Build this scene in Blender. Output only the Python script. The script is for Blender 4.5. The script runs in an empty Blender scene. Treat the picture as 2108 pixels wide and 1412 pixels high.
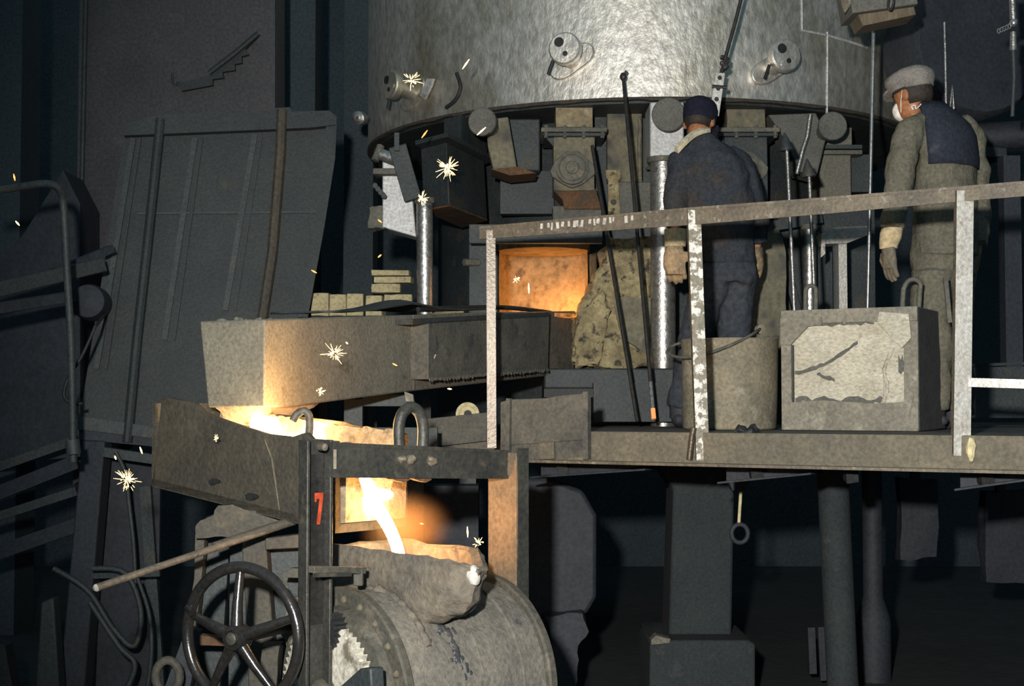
import bpy, bmesh, math, random
from mathutils import Vector as V, Matrix, noise as NZ
random.seed(7)
SC = bpy.context.scene
COL = SC.collection

# ------------------------------------------------------------------ camera, world, flash, exposure
FPX, W, H = 2928.0, 2108.0, 1412.0
EYE = V((0, 0, 1.6)); PITCH = math.atan((830 - 706) / FPX)
cd = bpy.data.cameras.new('camera'); cam = bpy.data.objects.new('camera', cd); COL.objects.link(cam)
cd.sensor_width = 36.0; cd.lens = 36.0 * FPX / W; cd.clip_end = 100
cam.location = EYE; cam.rotation_euler = (math.pi / 2 + PITCH, 0, 0); SC.camera = cam
wd = bpy.data.worlds.new('world'); SC.world = wd; wd.use_nodes = True
wd.node_tree.nodes['Background'].inputs[0].default_value = (0.115, 0.190, 0.235, 1)
wd.node_tree.nodes['Background'].inputs[1].default_value = 1.0
ld = bpy.data.lights.new('flash', 'SPOT'); flash = bpy.data.objects.new('flash', ld); COL.objects.link(flash)
ld.energy = 2200; ld.color = (1.0, 0.965, 0.90); ld.spot_size = math.radians(62); ld.spot_blend = 0.75; ld.shadow_soft_size = 0.06
flash.location = (-0.30, -0.05, 2.0)
flash.rotation_euler = (V((0.62, 6.5, 2.05)) - flash.location).to_track_quat('-Z', 'Y').to_euler()
SC.view_settings.view_transform = 'Standard'; SC.view_settings.look = 'None'
SC.view_settings.exposure = 0.0; SC.view_settings.gamma = 1.0; SC.view_settings.use_curve_mapping = False

# ------------------------------------------------------------------ helpers
CP, SP = math.cos(PITCH), math.sin(PITCH)
def ray(px, py):
    a, b = (px - W / 2) / FPX, (H / 2 - py) / FPX
    return V((a, CP - b * SP, SP + b * CP))
def P(px, py, d):
    r = ray(px, py); return EYE + r * (d / r.y)
def PP(px, py, p0, n):
    r = ray(px, py); return EYE + r * ((V(p0) - EYE).dot(n) / r.dot(n))
def PZ(px, py, z):
    r = ray(px, py); return EYE + r * ((z - EYE.z) / r.z)
def PS(d): return d / FPX          # metres per pixel at depth d

def frame(ax):
    ax = V(ax).normalized(); u = ax.cross(V((0, 0, 1)))
    if u.length < 1e-3: u = V((1, 0, 0))
    u.normalize(); return ax, u, u.cross(ax).normalized()

class MB:
    def __init__(s): s.v = []; s.f = []
    def add(s, vs, fs):
        o = len(s.v); s.v += [V(x) for x in vs]; s.f += [[i + o for i in f] for f in fs]; return s
    def hexa(s, q):   # bottom 4, top 4
        return s.add(q, [(3, 2, 1, 0), (4, 5, 6, 7), (0, 1, 5, 4), (1, 2, 6, 5), (2, 3, 7, 6), (3, 0, 4, 7)])
    def box(s, c, sz, rz=0.0, R=None):
        R = R or Matrix.Rotation(rz, 3, 'Z'); c = V(c); x, y, z = [k / 2 for k in sz]
        return s.hexa([c + R @ V(t) for t in ((-x, -y, -z), (x, -y, -z), (x, y, -z), (-x, y, -z), (-x, -y, z), (x, -y, z), (x, y, z), (-x, y, z))])
    def bar(s, p0, p1, w, h, up=(0, 0, 1)):   # w across, h along up
        p0, p1, up = V(p0), V(p1), V(up); a = (p1 - p0).normalized()
        x = a.cross(up)
        if x.length < 1e-4: x = a.cross(V((0, 1, 0)))
        x.normalize(); y = x.cross(a).normalized(); x *= w / 2; y *= h / 2
        return s.hexa([p0 - x - y, p0 + x - y, p0 + x + y, p0 - x + y, p1 - x - y, p1 + x - y, p1 + x + y, p1 - x + y])
    def tube(s, pts, r, n=10, closed=False, caps=True):
        pts = [V(p) for p in pts]; m = len(pts)
        rs = r if isinstance(r, (list, tuple)) else [r] * m
        tg = []
        for i in range(m):
            a = pts[(i - 1) % m] if (closed or i > 0) else pts[i]; b = pts[(i + 1) % m] if (closed or i < m - 1) else pts[i]
            tg.append((b - a).normalized())
        _, u, w = frame(tg[0]); vs = []; fs = []
        for i in range(m):
            u = (u - tg[i] * u.dot(tg[i])).normalized(); w = tg[i].cross(u)
            for k in range(n):
                t = 2 * math.pi * k / n; vs.append(pts[i] + (u * math.cos(t) + w * math.sin(t)) * rs[i])
        for i in range(m if closed else m - 1):
            j = (i + 1) % m
            for k in range(n):
                l = (k + 1) % n; fs.append((i * n + k, i * n + l, j * n + l, j * n + k))
        if caps and not closed:
            fs.append(tuple(range(n - 1, -1, -1))); fs.append(tuple((m - 1) * n + k for k in range(n)))
        return s.add(vs, fs)
    def loft(s, rings, caps=True, closed=False):
        n = len(rings[0]); vs = [p for r in rings for p in r]; fs = []
        m = len(rings)
        for i in range(m if closed else m - 1):
            j = (i + 1) % m
            for k in range(n):
                l = (k + 1) % n; fs.append((i * n + k, i * n + l, j * n + l, j * n + k))
        if caps and not closed: fs.append(tuple(range(n - 1, -1, -1))); fs.append(tuple((m - 1) * n + k for k in range(n)))
        return s.add(vs, fs)
    def lathe(s, c, ax, prof, n=32, caps=True):    # prof [(radius, height along ax)]
        a, u, w = frame(ax); c = V(c)
        return s.loft([[c + a * h + (u * math.cos(2 * math.pi * k / n) + w * math.sin(2 * math.pi * k / n)) * r for k in range(n)] for r, h in prof], caps)
    def cyl(s, p0, p1, r, r1=None, n=16):
        p0, p1 = V(p0), V(p1); L = (p1 - p0).length
        return s.lathe(p0, p1 - p0, [(r, 0), (r if r1 is None else r1, L)], n)
    def poly(s, pts, ext):
        pts = [V(p) for p in pts]; e = V(ext); n = len(pts)
        return s.add(pts + [p + e for p in pts], [tuple(range(n)), tuple(range(2 * n - 1, n - 1, -1))] + [(i, i + n, (i + 1) % n + n, (i + 1) % n) for i in range(n)])
    def ell(s, c, r, R=None, n=16, m=10):
        c = V(c); R = R or Matrix.Identity(3); rings = []
        for i in range(m + 1):
            t = math.pi * (i / m) ; t = min(max(t, 0.06), math.pi - 0.06)
            rings.append([c + R @ V((r[0] * math.sin(t) * math.cos(2 * math.pi * k / n), r[1] * math.sin(t) * math.sin(2 * math.pi * k / n), -r[2] * math.cos(t))) for k in range(n)])
        return s.loft(rings)

CLOUD = bpy.data.textures.new('folds', 'CLOUDS'); CLOUD.noise_scale = 0.09; CLOUD.noise_depth = 1
WL = {}
def setp(o, label=None, cat=None, group=None, kind=None):
    for k, x in (('label', label), ('category', cat), ('group', group), ('kind', kind)):
        if x: o[k] = x
    return o
def thing(name, label, cat, loc, group=None, kind=None):
    o = bpy.data.objects.new(name, None); COL.objects.link(o); o.location = V(loc); WL[o.name] = V(loc)
    return setp(o, label, cat, group, kind)
def build(mb, name, m, parent=None, smooth=35, bevel=0, sub=0, remesh=0, rough=None, label=None, cat=None, group=None, kind=None):
    if parent is not None: off = WL[parent.name]
    else:
        xs = [p.x for p in mb.v]; ys = [p.y for p in mb.v]; zs = [p.z for p in mb.v]
        off = V(((min(xs) + max(xs)) / 2, (min(ys) + max(ys)) / 2, min(zs)))
    me = bpy.data.meshes.new(name); me.from_pydata([p - off for p in mb.v], [], mb.f)
    bm = bmesh.new(); bm.from_mesh(me)
    if rough:
        amp, sc, cuts = rough[:3]
        if cuts: bmesh.ops.subdivide_edges(bm, edges=bm.edges[:], cuts=cuts, use_grid_fill=True)
        bm.normal_update()
        dl = [(v, v.normal * amp * (NZ.noise((v.co + off) * sc) + 0.5 * NZ.noise((v.co + off) * sc * 2.7))) for v in bm.verts]
        for v, d in dl: v.co += d
    bmesh.ops.recalc_face_normals(bm, faces=bm.faces[:]); bm.to_mesh(me); bm.free()
    if smooth:
        me.shade_smooth()
        if smooth < 180: me.set_sharp_from_angle(angle=math.radians(smooth))
    me.materials.append(m)
    o = bpy.data.objects.new(name, me); COL.objects.link(o)
    if parent is not None: o.parent = parent; WL[o.name] = off
    else: o.location = off; WL[o.name] = off
    if remesh:
        md = o.modifiers.new('remesh', 'REMESH'); md.mode = 'VOXEL'; md.voxel_size = remesh; md.use_smooth_shade = True
        if name in ('jacket', 'trousers'):
            dp = o.modifiers.new('folds', 'DISPLACE'); dp.texture = CLOUD; dp.strength = 0.03; dp.texture_coords = 'LOCAL'
        sm = o.modifiers.new('smooth', 'SMOOTH'); sm.factor = 0.5; sm.iterations = 3
    if bevel:
        b = o.modifiers.new('bevel', 'BEVEL'); b.width = bevel; b.segments = 2; b.limit_method = 'ANGLE'
    if sub:
        b = o.modifiers.new('sub', 'SUBSURF'); b.levels = sub; b.render_levels = sub
    return setp(o, label, cat, group, kind)
def struct(mb, name, m, **k): return build(mb, name, m, kind='structure', **k)

def L(h):
    h = h.lstrip('#'); f = lambda c: c / 12.92 if c <= 0.04045 else ((c + 0.055) / 1.055) ** 2.4
    return tuple(f(int(h[i:i + 2], 16) / 255) for i in (0, 2, 4))
def mat(name, c1, c2=None, rough=0.7, metal=0.0, scale=5.0, c3=None, s3=9.0, t3=0.6, bump=0.25, bscale=45.0, stretch=(1, 1, 1), spec=0.4, w3=0.06, rv=0.0, det=6.0):
    m = bpy.data.materials.new(name); m.use_nodes = True; nt = m.node_tree; N = nt.nodes; K = nt.links
    b = N['Principled BSDF']; c2 = c2 or c1
    tc = N.new('ShaderNodeTexCoord'); mp = N.new('ShaderNodeMapping'); mp.inputs['Scale'].default_value = stretch
    K.new(tc.outputs['Object'], mp.inputs['Vector'])
    def nz(sc, det, lac=2.0):
        n = N.new('ShaderNodeTexNoise'); n.inputs['Scale'].default_value = sc; n.inputs['Detail'].default_value = det; n.inputs['Roughness'].default_value = 0.6
        K.new(mp.outputs['Vector'], n.inputs['Vector']); return n
    def ramp(src, a, z):
        r = N.new('ShaderNodeMapRange'); r.inputs['From Min'].default_value = a; r.inputs['From Max'].default_value = z
        K.new(src, r.inputs['Value']); return r.outputs['Result']
    def mix(f, A, B):
        x = N.new('ShaderNodeMix'); x.data_type = 'RGBA'; K.new(f, x.inputs[0])
        for i, q in ((6, A), (7, B)):
            if isinstance(q, tuple): x.inputs[i].default_value = (*q, 1)
            else: K.new(q, x.inputs[i])
        return x.outputs[2]
    n1 = nz(scale, det); col = mix(ramp(n1.outputs['Fac'], 0.35, 0.65), c1, c2)
    if c3:
        n3 = nz(s3, 5.0); col = mix(ramp(n3.outputs['Fac'], t3 - w3, t3 + w3), col, c3)
    n4 = nz(bscale, 4.0)
    sp = N.new('ShaderNodeMapRange'); sp.inputs['From Min'].default_value = 0.3; sp.inputs['From Max'].default_value = 0.7
    sp.inputs['To Min'].default_value = 0.70; sp.inputs['To Max'].default_value = 1.30; K.new(n4.outputs['Fac'], sp.inputs['Value'])
    mu = N.new('ShaderNodeVectorMath'); mu.operation = 'MULTIPLY'; K.new(col, mu.inputs[0]); K.new(sp.outputs['Result'], mu.inputs[1])
    K.new(mu.outputs['Vector'], b.inputs['Base Color'])
    b.inputs['Roughness'].default_value = rough; b.inputs['Metallic'].default_value = metal; b.inputs['Specular IOR Level'].default_value = spec
    if rv:
        r = N.new('ShaderNodeMapRange'); r.inputs['To Min'].default_value = rough - rv; r.inputs['To Max'].default_value = rough + rv
        K.new(n1.outputs['Fac'], r.inputs['Value']); K.new(r.outputs['Result'], b.inputs['Roughness'])
    if bump:
        bp = N.new('ShaderNodeBump'); bp.inputs['Strength'].default_value = bump; bp.inputs['Distance'].default_value = 0.01
        ad = N.new('ShaderNodeMath'); ad.operation = 'ADD'; K.new(n4.outputs['Fac'], ad.inputs[0]); K.new(n1.outputs['Fac'], ad.inputs[1])
        K.new(ad.outputs[0], bp.inputs['Height']); K.new(bp.outputs['Normal'], b.inputs['Normal'])
    return m
def emit(name, c1, s1, c2=None, s2=None, scale=12.0, lo=0.42, hi=0.6):
    m = bpy.data.materials.new(name); m.use_nodes = True; nt = m.node_tree; N = nt.nodes; K = nt.links
    b = N['Principled BSDF']; b.inputs['Base Color'].default_value = (0.1, 0.05, 0.02, 1); b.inputs['Roughness'].default_value = 0.5
    b.inputs['Emission Strength'].default_value = 1.0
    A = tuple(k * s1 for k in c1)
    if c2 is None: b.inputs['Emission Color'].default_value = (*c1, 1); b.inputs['Emission Strength'].default_value = s1; return m
    B = tuple(k * s2 for k in c2)
    tc = N.new('ShaderNodeTexCoord'); n = N.new('ShaderNodeTexNoise'); n.inputs['Scale'].default_value = scale; n.inputs['Detail'].default_value = 5
    K.new(tc.outputs['Object'], n.inputs['Vector'])
    r = N.new('ShaderNodeMapRange'); r.inputs['From Min'].default_value = lo; r.inputs['From Max'].default_value = hi; K.new(n.outputs['Fac'], r.inputs['Value'])
    x = N.new('ShaderNodeMix'); x.data_type = 'RGBA'; K.new(r.outputs['Result'], x.inputs[0]); x.inputs[6].default_value = (*A, 1); x.inputs[7].default_value = (*B, 1)
    K.new(x.outputs[2], b.inputs['Emission Color']); return m
def lamp(name, loc, energy, color, r=0.04):
    l = bpy.data.lights.new(name, 'POINT'); l.energy = energy; l.color = color; l.shadow_soft_size = r
    o = bpy.data.objects.new(name, l); COL.objects.link(o); o.location = loc; return o

M = {}
M['silver'] = mat('aluminium_painted_plate', (0.66, 0.63, 0.575), (0.52, 0.49, 0.43), 0.46, 0.8, 2.0, (0.26, 0.22, 0.12), 1.3, 0.66, 0.55, 26, (1, 1, 0.6), w3=0.12)
M['silver_pipe'] = mat('aluminium_painted_pipe', (0.46, 0.45, 0.43), (0.34, 0.33, 0.31), 0.36, 0.85, 6, (0.16, 0.13, 0.10), 14, 0.68, 0.3, 50)
M['silver_matt'] = mat('aluminium_painted_block', (0.50, 0.50, 0.50), (0.40, 0.40, 0.39), 0.55, 0.3, 10, (0.06, 0.055, 0.05), 22, 0.70, 0.3, 60)
M['darksteel'] = mat('sooty_steel', (0.040, 0.049, 0.050), (0.026, 0.033, 0.036), 0.6, 0.2, 4, (0.055, 0.052, 0.043), 7, 0.62, 0.25, 60)
M['black'] = mat('blackened_steel', (0.012, 0.014, 0.015), (0.02, 0.022, 0.022), 0.6, 0.1, 6, bump=0.3)
M['gloss'] = mat('glossy_black_paint', (0.012, 0.012, 0.012), (0.020, 0.018, 0.016), 0.22, 0.0, 12, (0.05, 0.045, 0.04), 24, 0.70, 0.1, 60, spec=0.7)
M['olive'] = mat('dusty_olive_iron', (0.13, 0.125, 0.10), (0.075, 0.075, 0.065), 0.75, 0.05, 5, (0.19, 0.17, 0.12), 9, 0.62, 0.35, 50)
M['rust'] = mat('rusty_plate', (0.12, 0.058, 0.026), (0.07, 0.040, 0.022), 0.85, 0, 8, (0.05, 0.04, 0.03), 7, 0.58, 0.3, 60)
M['rail'] = mat('brown_dusty_angle_iron', (0.15, 0.125, 0.09), (0.085, 0.075, 0.06), 0.6, 0.2, 7, (0.26, 0.24, 0.20), 26, 0.66, 0.25, 70)
M['postchip'] = mat('chipped_white_paint_post', (0.16, 0.15, 0.115), (0.20, 0.18, 0.14), 0.6, 0.1, 7, (0.58, 0.57, 0.53), 30, 0.52, 0.25, 70, w3=0.03)
M['postwhite'] = mat('pale_painted_post', (0.50, 0.49, 0.46), (0.40, 0.38, 0.34), 0.4, 0.3, 9, (0.2, 0.14, 0.09), 16, 0.68, 0.2, 70)
M['postbeige'] = mat('beige_painted_post', (0.085, 0.072, 0.056), (0.065, 0.050, 0.036), 0.34, 0.4, 9, (0.12, 0.08, 0.05), 14, 0.66, 0.15, 70)
M['deck'] = mat('dusty_deck_plate', (0.10, 0.10, 0.085), (0.06, 0.06, 0.055), 0.85, 0, 5, (0.03, 0.03, 0.03), 6, 0.56, 0.4, 50)
M['fascia'] = mat('ochre_dusted_beam', (0.135, 0.118, 0.084), (0.10, 0.09, 0.068), 0.8, 0.0, 6, (0.09, 0.085, 0.07), 4, 0.66, 0.3, 60)
M['ladle'] = mat('grey_slag_coated_ladle', (0.150, 0.137, 0.112), (0.092, 0.087, 0.076), 0.85, 0, 7, (0.022, 0.026, 0.032), 8, 0.66, 0.6, 55, w3=0.04)
M['mouth'] = mat('baked_clay_mouth', (0.145, 0.122, 0.092), (0.09, 0.082, 0.07), 0.9, 0, 8, (0.03, 0.03, 0.03), 12, 0.67, 0.7, 40, w3=0.05)
M['flange'] = mat('dusty_ladle_flange', (0.075, 0.068, 0.052), (0.05, 0.05, 0.042), 0.75, 0.1, 7, (0.11, 0.10, 0.08), 11, 0.6, 0.4, 60)
M['geardirty'] = mat('whitewashed_gear', (0.50, 0.48, 0.42), (0.40, 0.38, 0.31), 0.85, 0, 9, (0.14, 0.12, 0.09), 13, 0.58, 0.4, 60, (1, 1, 1))
M['lining'] = mat('fireclay_lining', (0.30, 0.235, 0.155), (0.21, 0.15, 0.092), 0.95, 0, 9, (0.10, 0.065, 0.036), 14, 0.6, 0.8, 35)
M['refr'] = mat('crusted_firebrick', (0.34, 0.29, 0.16), (0.15, 0.12, 0.07), 0.95, 0, 9, (0.045, 0.04, 0.032), 22, 0.60, 1.0, 38, w3=0.05)
M['hearth'] = mat('hearth_firebrick', (0.34, 0.22, 0.11), (0.24, 0.16, 0.08), 0.95, 0, 8, (0.14, 0.09, 0.05), 10, 0.62, 0.5, 30)
M['launder'] = mat('pale_launder_plate', (0.150, 0.141, 0.110), (0.118, 0.111, 0.090), 0.8, 0, 5, (0.075, 0.068, 0.058), 7, 0.68, 0.3, 70)
M['launderdark'] = mat('soot_falloff_launder_plate', (0.13, 0.113, 0.088), (0.085, 0.078, 0.065), 0.8, 0, 5, (0.05, 0.045, 0.04), 9, 0.64, 0.35, 60)
M['trough'] = mat('brown_grey_trough_iron', (0.068, 0.059, 0.042), (0.042, 0.038, 0.030), 0.8, 0.1, 6, (0.028, 0.03, 0.03), 9, 0.66, 0.5, 55)
M['stand0'] = mat('pale_dust_run', (0.12, 0.105, 0.075), (0.08, 0.07, 0.05), 0.9)
M['sidebox'] = mat('brown_grey_box_plate', (0.11, 0.105, 0.085), (0.07, 0.07, 0.062), 0.75, 0.1, 6, (0.05, 0.05, 0.05), 9, 0.62, 0.3, 60)
M['wallslab'] = mat('grimy_wall_slab', (0.062, 0.060, 0.064), (0.045, 0.046, 0.050), 0.9, 0, 3, (0.075, 0.08, 0.08), 6, 0.66, 0.3, 50)
M['wall'] = mat('dark_hall_wall', (0.045, 0.062, 0.072), (0.034, 0.048, 0.056), 0.9, 0, 1.2)
M['floor'] = mat('dark_foundry_floor', (0.024, 0.030, 0.033), (0.016, 0.021, 0.024), 0.95, 0, 2, bump=0.6, bscale=14)
M['panel'] = mat('grey_leaning_sheet', (0.030, 0.037, 0.037), (0.021, 0.026, 0.028), 0.65, 0.15, 3, (0.040, 0.042, 0.036), 6, 0.68, 0.25, 70)
M['panelrust'] = mat('brown_rib_pipe', (0.07, 0.056, 0.038), (0.05, 0.045, 0.036), 0.6, 0.2, 5, bump=0.3)
M['bluegrey'] = mat('blue_grey_machine', (0.026, 0.031, 0.040), (0.018, 0.022, 0.029), 0.7, 0.1, 4, bump=0.25)
M['column'] = mat('concrete_column', (0.025, 0.033, 0.035), (0.018, 0.024, 0.027), 0.85, 0, 4, (0.045, 0.05, 0.048), 8, 0.68, 0.35, 60)
M['firebrick'] = mat('yellow_firebrick', (0.42, 0.36, 0.20), (0.32, 0.27, 0.16), 0.95, 0, 14, (0.12, 0.10, 0.06), 18, 0.66, 0.4, 60)
M['bucket'] = mat('ochre_grey_bucket', (0.26, 0.225, 0.155), (0.17, 0.155, 0.115), 0.75, 0.1, 6, (0.34, 0.32, 0.27), 9, 0.63, 0.3, 60)
M['boxframe'] = mat('grey_beige_mould_box', (0.24, 0.22, 0.175), (0.17, 0.16, 0.13), 0.85, 0, 7, (0.30, 0.28, 0.22), 9, 0.62, 0.4, 60)
M['boxpanel'] = mat('flaking_whitewash', (0.52, 0.485, 0.39), (0.40, 0.365, 0.285), 0.85, 0, 5, (0.13, 0.12, 0.095), 5.5, 0.64, 0.6, 55, (1, 1, 1.9), w3=0.03)
M['boxshade'] = mat('shade_dark_box_side', (0.07, 0.068, 0.062), (0.05, 0.05, 0.048), 0.8, 0, 8)  # dark tone carries the shade on the side turned from the flash
M['steelrod'] = mat('dark_bar_iron', (0.03, 0.03, 0.03), (0.045, 0.04, 0.035), 0.5, 0.4, 20, bump=0.1)
M['brightrod'] = mat('polished_rod', (0.6, 0.6, 0.6), (0.5, 0.5, 0.5), 0.3, 0.9, 20, bump=0.1)
M['wood'] = mat('weathered_wood', (0.15, 0.12, 0.08), (0.10, 0.085, 0.06), 0.9, 0, 8, stretch=(1, 1, 0.3))
M['jacket'] = mat('grey_navy_jacket', (0.040, 0.045, 0.054), (0.028, 0.033, 0.041), 0.95, 0, 7, (0.050, 0.046, 0.045), 5, 0.58, 0.5, 60, spec=0.1)
M['trousers'] = mat('slate_trousers', (0.050, 0.056, 0.066), (0.040, 0.045, 0.055), 0.95, 0, 6, bump=0.4, spec=0.1)
M['khaki'] = mat('khaki_work_clothes', (0.15, 0.14, 0.105), (0.115, 0.108, 0.084), 0.95, 0, 6, (0.15, 0.135, 0.095), 9, 0.62, 0.5, 60, spec=0.1)
M['navy'] = mat('navy_back_patch', (0.030, 0.036, 0.050), (0.024, 0.028, 0.040), 0.9, 0, 6, (0.05, 0.056, 0.066), 7, 0.68, 0.4, 60, spec=0.1)
M['glove'] = mat('tan_leather_glove', (0.42, 0.29, 0.165), (0.30, 0.215, 0.13), 0.9, 0, 10, (0.12, 0.10, 0.075), 9, 0.60, 0.5, 50, spec=0.15)
M['cuff'] = mat('pale_glove_cuff', (0.50, 0.40, 0.24), (0.42, 0.33, 0.20), 0.9, 0, 10, bump=0.4, spec=0.15)
M['glovegrey'] = mat('dirty_grey_glove', (0.20, 0.165, 0.115), (0.12, 0.11, 0.09), 0.9, 0, 12, (0.33, 0.22, 0.12), 8, 0.62, 0.5, 50, spec=0.15)
M['skin'] = mat('tanned_skin', (0.36, 0.15, 0.065), (0.30, 0.125, 0.055), 0.55, 0, 10, bump=0.1, spec=0.4)
M['hair'] = mat('black_hair', (0.02, 0.017, 0.014), (0.035, 0.026, 0.02), 0.7, 0, 40, bump=0.5)
M['capgrey'] = mat('grey_tweed_cap', (0.26, 0.24, 0.215), (0.185, 0.17, 0.155), 0.95, 0, 14, bump=0.5, bscale=120, spec=0.1)
M['capnavy'] = mat('dark_navy_cap', (0.013, 0.014, 0.026), (0.018, 0.018, 0.032), 0.9, 0, 10, spec=0.1)
M['towel'] = mat('cream_towel', (0.58, 0.52, 0.38), (0.48, 0.43, 0.31), 0.95, 0, 12, bump=0.4, spec=0.1)
M['mask'] = mat('white_mask', (0.72, 0.68, 0.62), None, 0.9)
M['boot'] = mat('dark_boot', (0.03, 0.032, 0.04), (0.04, 0.04, 0.045), 0.7)
M['slag'] = mat('blue_black_slag', (0.03, 0.034, 0.042), (0.06, 0.06, 0.06), 0.45, 0.1, 30)
M['stain'] = mat('sooty_rust_edge', (0.05, 0.04, 0.03), (0.03, 0.027, 0.024), 0.85, 0, 9)
M['red'] = mat('red_paint', (0.42, 0.055, 0.015), (0.34, 0.04, 0.012), 0.6, 0, 30, bump=0.1)
M['cream'] = mat('cream_ring', (0.55, 0.48, 0.28), (0.48, 0.42, 0.25), 0.8, 0, 20, bump=0.1)
M['whitelead'] = mat('white_drips', (0.5, 0.49, 0.45), (0.38, 0.36, 0.32), 0.85, 0, 14, bump=0.6)
M['lampglass'] = mat('dusty_lamp_glass', (0.55, 0.57, 0.6), None, 0.25, 0.6)
M['molten'] = emit('molten_iron', (1.0, 0.80, 0.45), 16.0, (1.0, 0.62, 0.20), 5.0, 16, 0.52, 0.72)
M['stream'] = emit('molten_iron_stream', (1.0, 0.78, 0.42), 20.0)
M['hotedge'] = emit('glowing_crust', (1.0, 0.36, 0.06), 1.1, (0.5, 0.10, 0.01), 0.15, 14, 0.40, 0.62)
M['spark'] = emit('spark_iron', (1.0, 0.62, 0.22), 6.0)
M['ember'] = emit('dull_spark', (1.0, 0.34, 0.08), 2.5)
ORANGE = (1.0, 0.50, 0.16)

# ------------------------------------------------------------------ setting
struct(MB().box((0, 8, -0.05), (26, 26, 0.1)), 'floor', M['floor'])
struct(MB().box((0, 14.2, 4), (26, 0.3, 8)), 'wall_back', M['wall'])
struct(MB().box((9.5, 8, 4), (0.3, 13, 8)), 'wall_right', M['wall'])
struct(MB().box((-9.5, 8, 4), (0.3, 13, 8)), 'wall_left', M['wall'])
def rect(px0, py0, px1, py1, d0, depth, mb=None, rz=0.0):
    """axis aligned (or turned) box whose front fills the given patch at distance d0"""
    a, b = P(px0, py1, d0), P(px1, py0, d0); c = (a + b) / 2; w, h = b.x - a.x, b.z - a.z
    R = Matrix.Rotation(rz, 3, 'Z'); mb = mb or MB()
    return mb.box(c + R @ V((0, depth / 2, 0)), (w / math.cos(rz), depth, h), rz)
def poly(pts, d, depth, mb=None, lean=None):
    q = [P(x, y, d) if lean is None else P(x, y, d + lean * (x - pts[0][0])) for x, y in pts]
    return (mb or MB()).poly(q, (0, depth, 0))
def path(pts, d, r, n=10, mb=None, closed=False, d1=None):
    m = len(pts)
    q = [P(p[0], p[1], p[2] if len(p) > 2 else (d if d1 is None else d + (d1 - d) * i / max(1, m - 1))) for i, p in enumerate(pts)]
    return (mb or MB()).tube(q, r, n, closed)
def smoothpts(pts, k=5):
    pts = [V(p) for p in pts]; out = []
    for i in range(len(pts) - 1):
        p0, p1, p2, p3 = pts[max(i - 1, 0)], pts[i], pts[i + 1], pts[min(i + 2, len(pts) - 1)]
        for j in range(k):
            t = j / k
            out.append(0.5 * ((2 * p1) + (p2 - p0) * t + (2 * p0 - 5 * p1 + 4 * p2 - p3) * t * t + (3 * p1 - p0 - 3 * p2 + p3) * t ** 3))
    return out + [pts[-1]]

# concrete slab wall on the left with a stair-cut bracket on it
struct(MB().poly([P(165, -60, 9.2), P(566, -60, 9.2), P(566, 640, 9.2), P(150, 1000, 9.2)], (0, 0.4, 0)), 'wall_slab', M['wallslab'], label='grimy grey wall slab behind the leaning sheet')
struct(rect(-80, -60, 48, 1500, 9.9, 0.4), 'trim_1', M['wall'])
struct(rect(570, -60, 650, 900, 11.0, 0.4), 'trim_2', M['wall'])
struct(rect(705, -60, 770, 900, 11.4, 0.4), 'trim_3', M['wall'])
build(path([(177, -30), (172, 200), (167, 430)], 9.15, 0.016, 8), 'wall_conduit', M['darksteel'], label='thin dark conduit down the left edge of the wall slab', cat='conduit')
t = thing('stair_bracket', 'step-cut steel bracket with a sloping bar on the wall slab', 'bracket', P(440, 190, 9.15))
build(poly([(362, 172), (430, 155), (470, 128), (525, 68), (531, 74), (505, 100), (512, 112), (497, 116), (498, 129), (483, 132), (484, 144), (458, 148), (460, 160), (437, 163), (438, 175), (374, 187)], 9.16, 0.04), 'plate', M['panel'], t)
build(path([(430, 150), (480, 112), (532, 68)], 9.13, 0.018, 8), 'bar', M['panel'], t)
build(path([(354, 150), (355, 170), (361, 175), (366, 168)], 9.14, 0.008, 6), 'hook', M['darksteel'], t)

# ------------------------------------------------------------------ leaning ribbed sheet and its trestle (left)
PN = V((0.10, -1.0, 0.10)).normalized(); PC = P(430, 560, 7.8)
LQ = lambda x, y, o=0.0: PP(x, y, PC, PN) + PN * o
t = thing('ribbed_steel_sheet', 'big ribbed steel sheet leaning upright behind the launder', 'steel sheet', LQ(300, 900))
def lpoly(pts, o, th): return MB().poly([LQ(x, y, o) for x, y in pts], -PN * th)
build(lpoly([(258, 268), (690, 262), (632, 655), (600, 900), (163, 868)], 0.0, 0.02), 'sheet', M['panel'], t)
build(lpoly([(255, 262), (330, 240), (560, 237), (565, 228), (598, 226), (602, 235), (678, 233), (694, 246), (692, 262), (640, 268), (258, 284)], 0.05, 0.05), 'top_flange', M['panel'], t)
build(lpoly([(672, 262), (694, 250), (690, 330), (668, 470), (634, 655), (614, 655), (648, 470)], 0.035, 0.035), 'edge_flange', M['panel'], t)
build(MB().tube([LQ(x, y, 0.045) for x, y in ((333, 250), (325, 330), (305, 520), (285, 700), (265, 912))], 0.027, 10), 'rib_pipe', M['panel'], t)
build(MB().tube([LQ(x, y, 0.045) for x, y in ((581, 232), (578, 320), (562, 520), (541, 660))], 0.03, 10), 'rib_pipe', M['panelrust'], t)
for (a, b, c, d) in ((402, 285, 345, 700), (525, 278, 470, 640), (275, 285, 205, 760)):
    for e in (0, 1):
        build(MB().bar(LQ(a + 14 * e, b, 0.008), LQ(c + 14 * e - (0 if e else 6), d, 0.008), 0.03 - 0.015 * e, 0.016, PN), 'rib', M['panel'] if e else M['darksteel'], t)
build(MB().bar(LQ(285, 440, 0.004), LQ(670, 437, 0.004), 0.012, 0.012, PN), 'seam', M['darksteel'], t)
build(lpoly([(163, 858), (330, 882), (330, 905), (163, 885)], 0.06, 0.08), 'bottom_rail', M['darksteel'], t)
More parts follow.
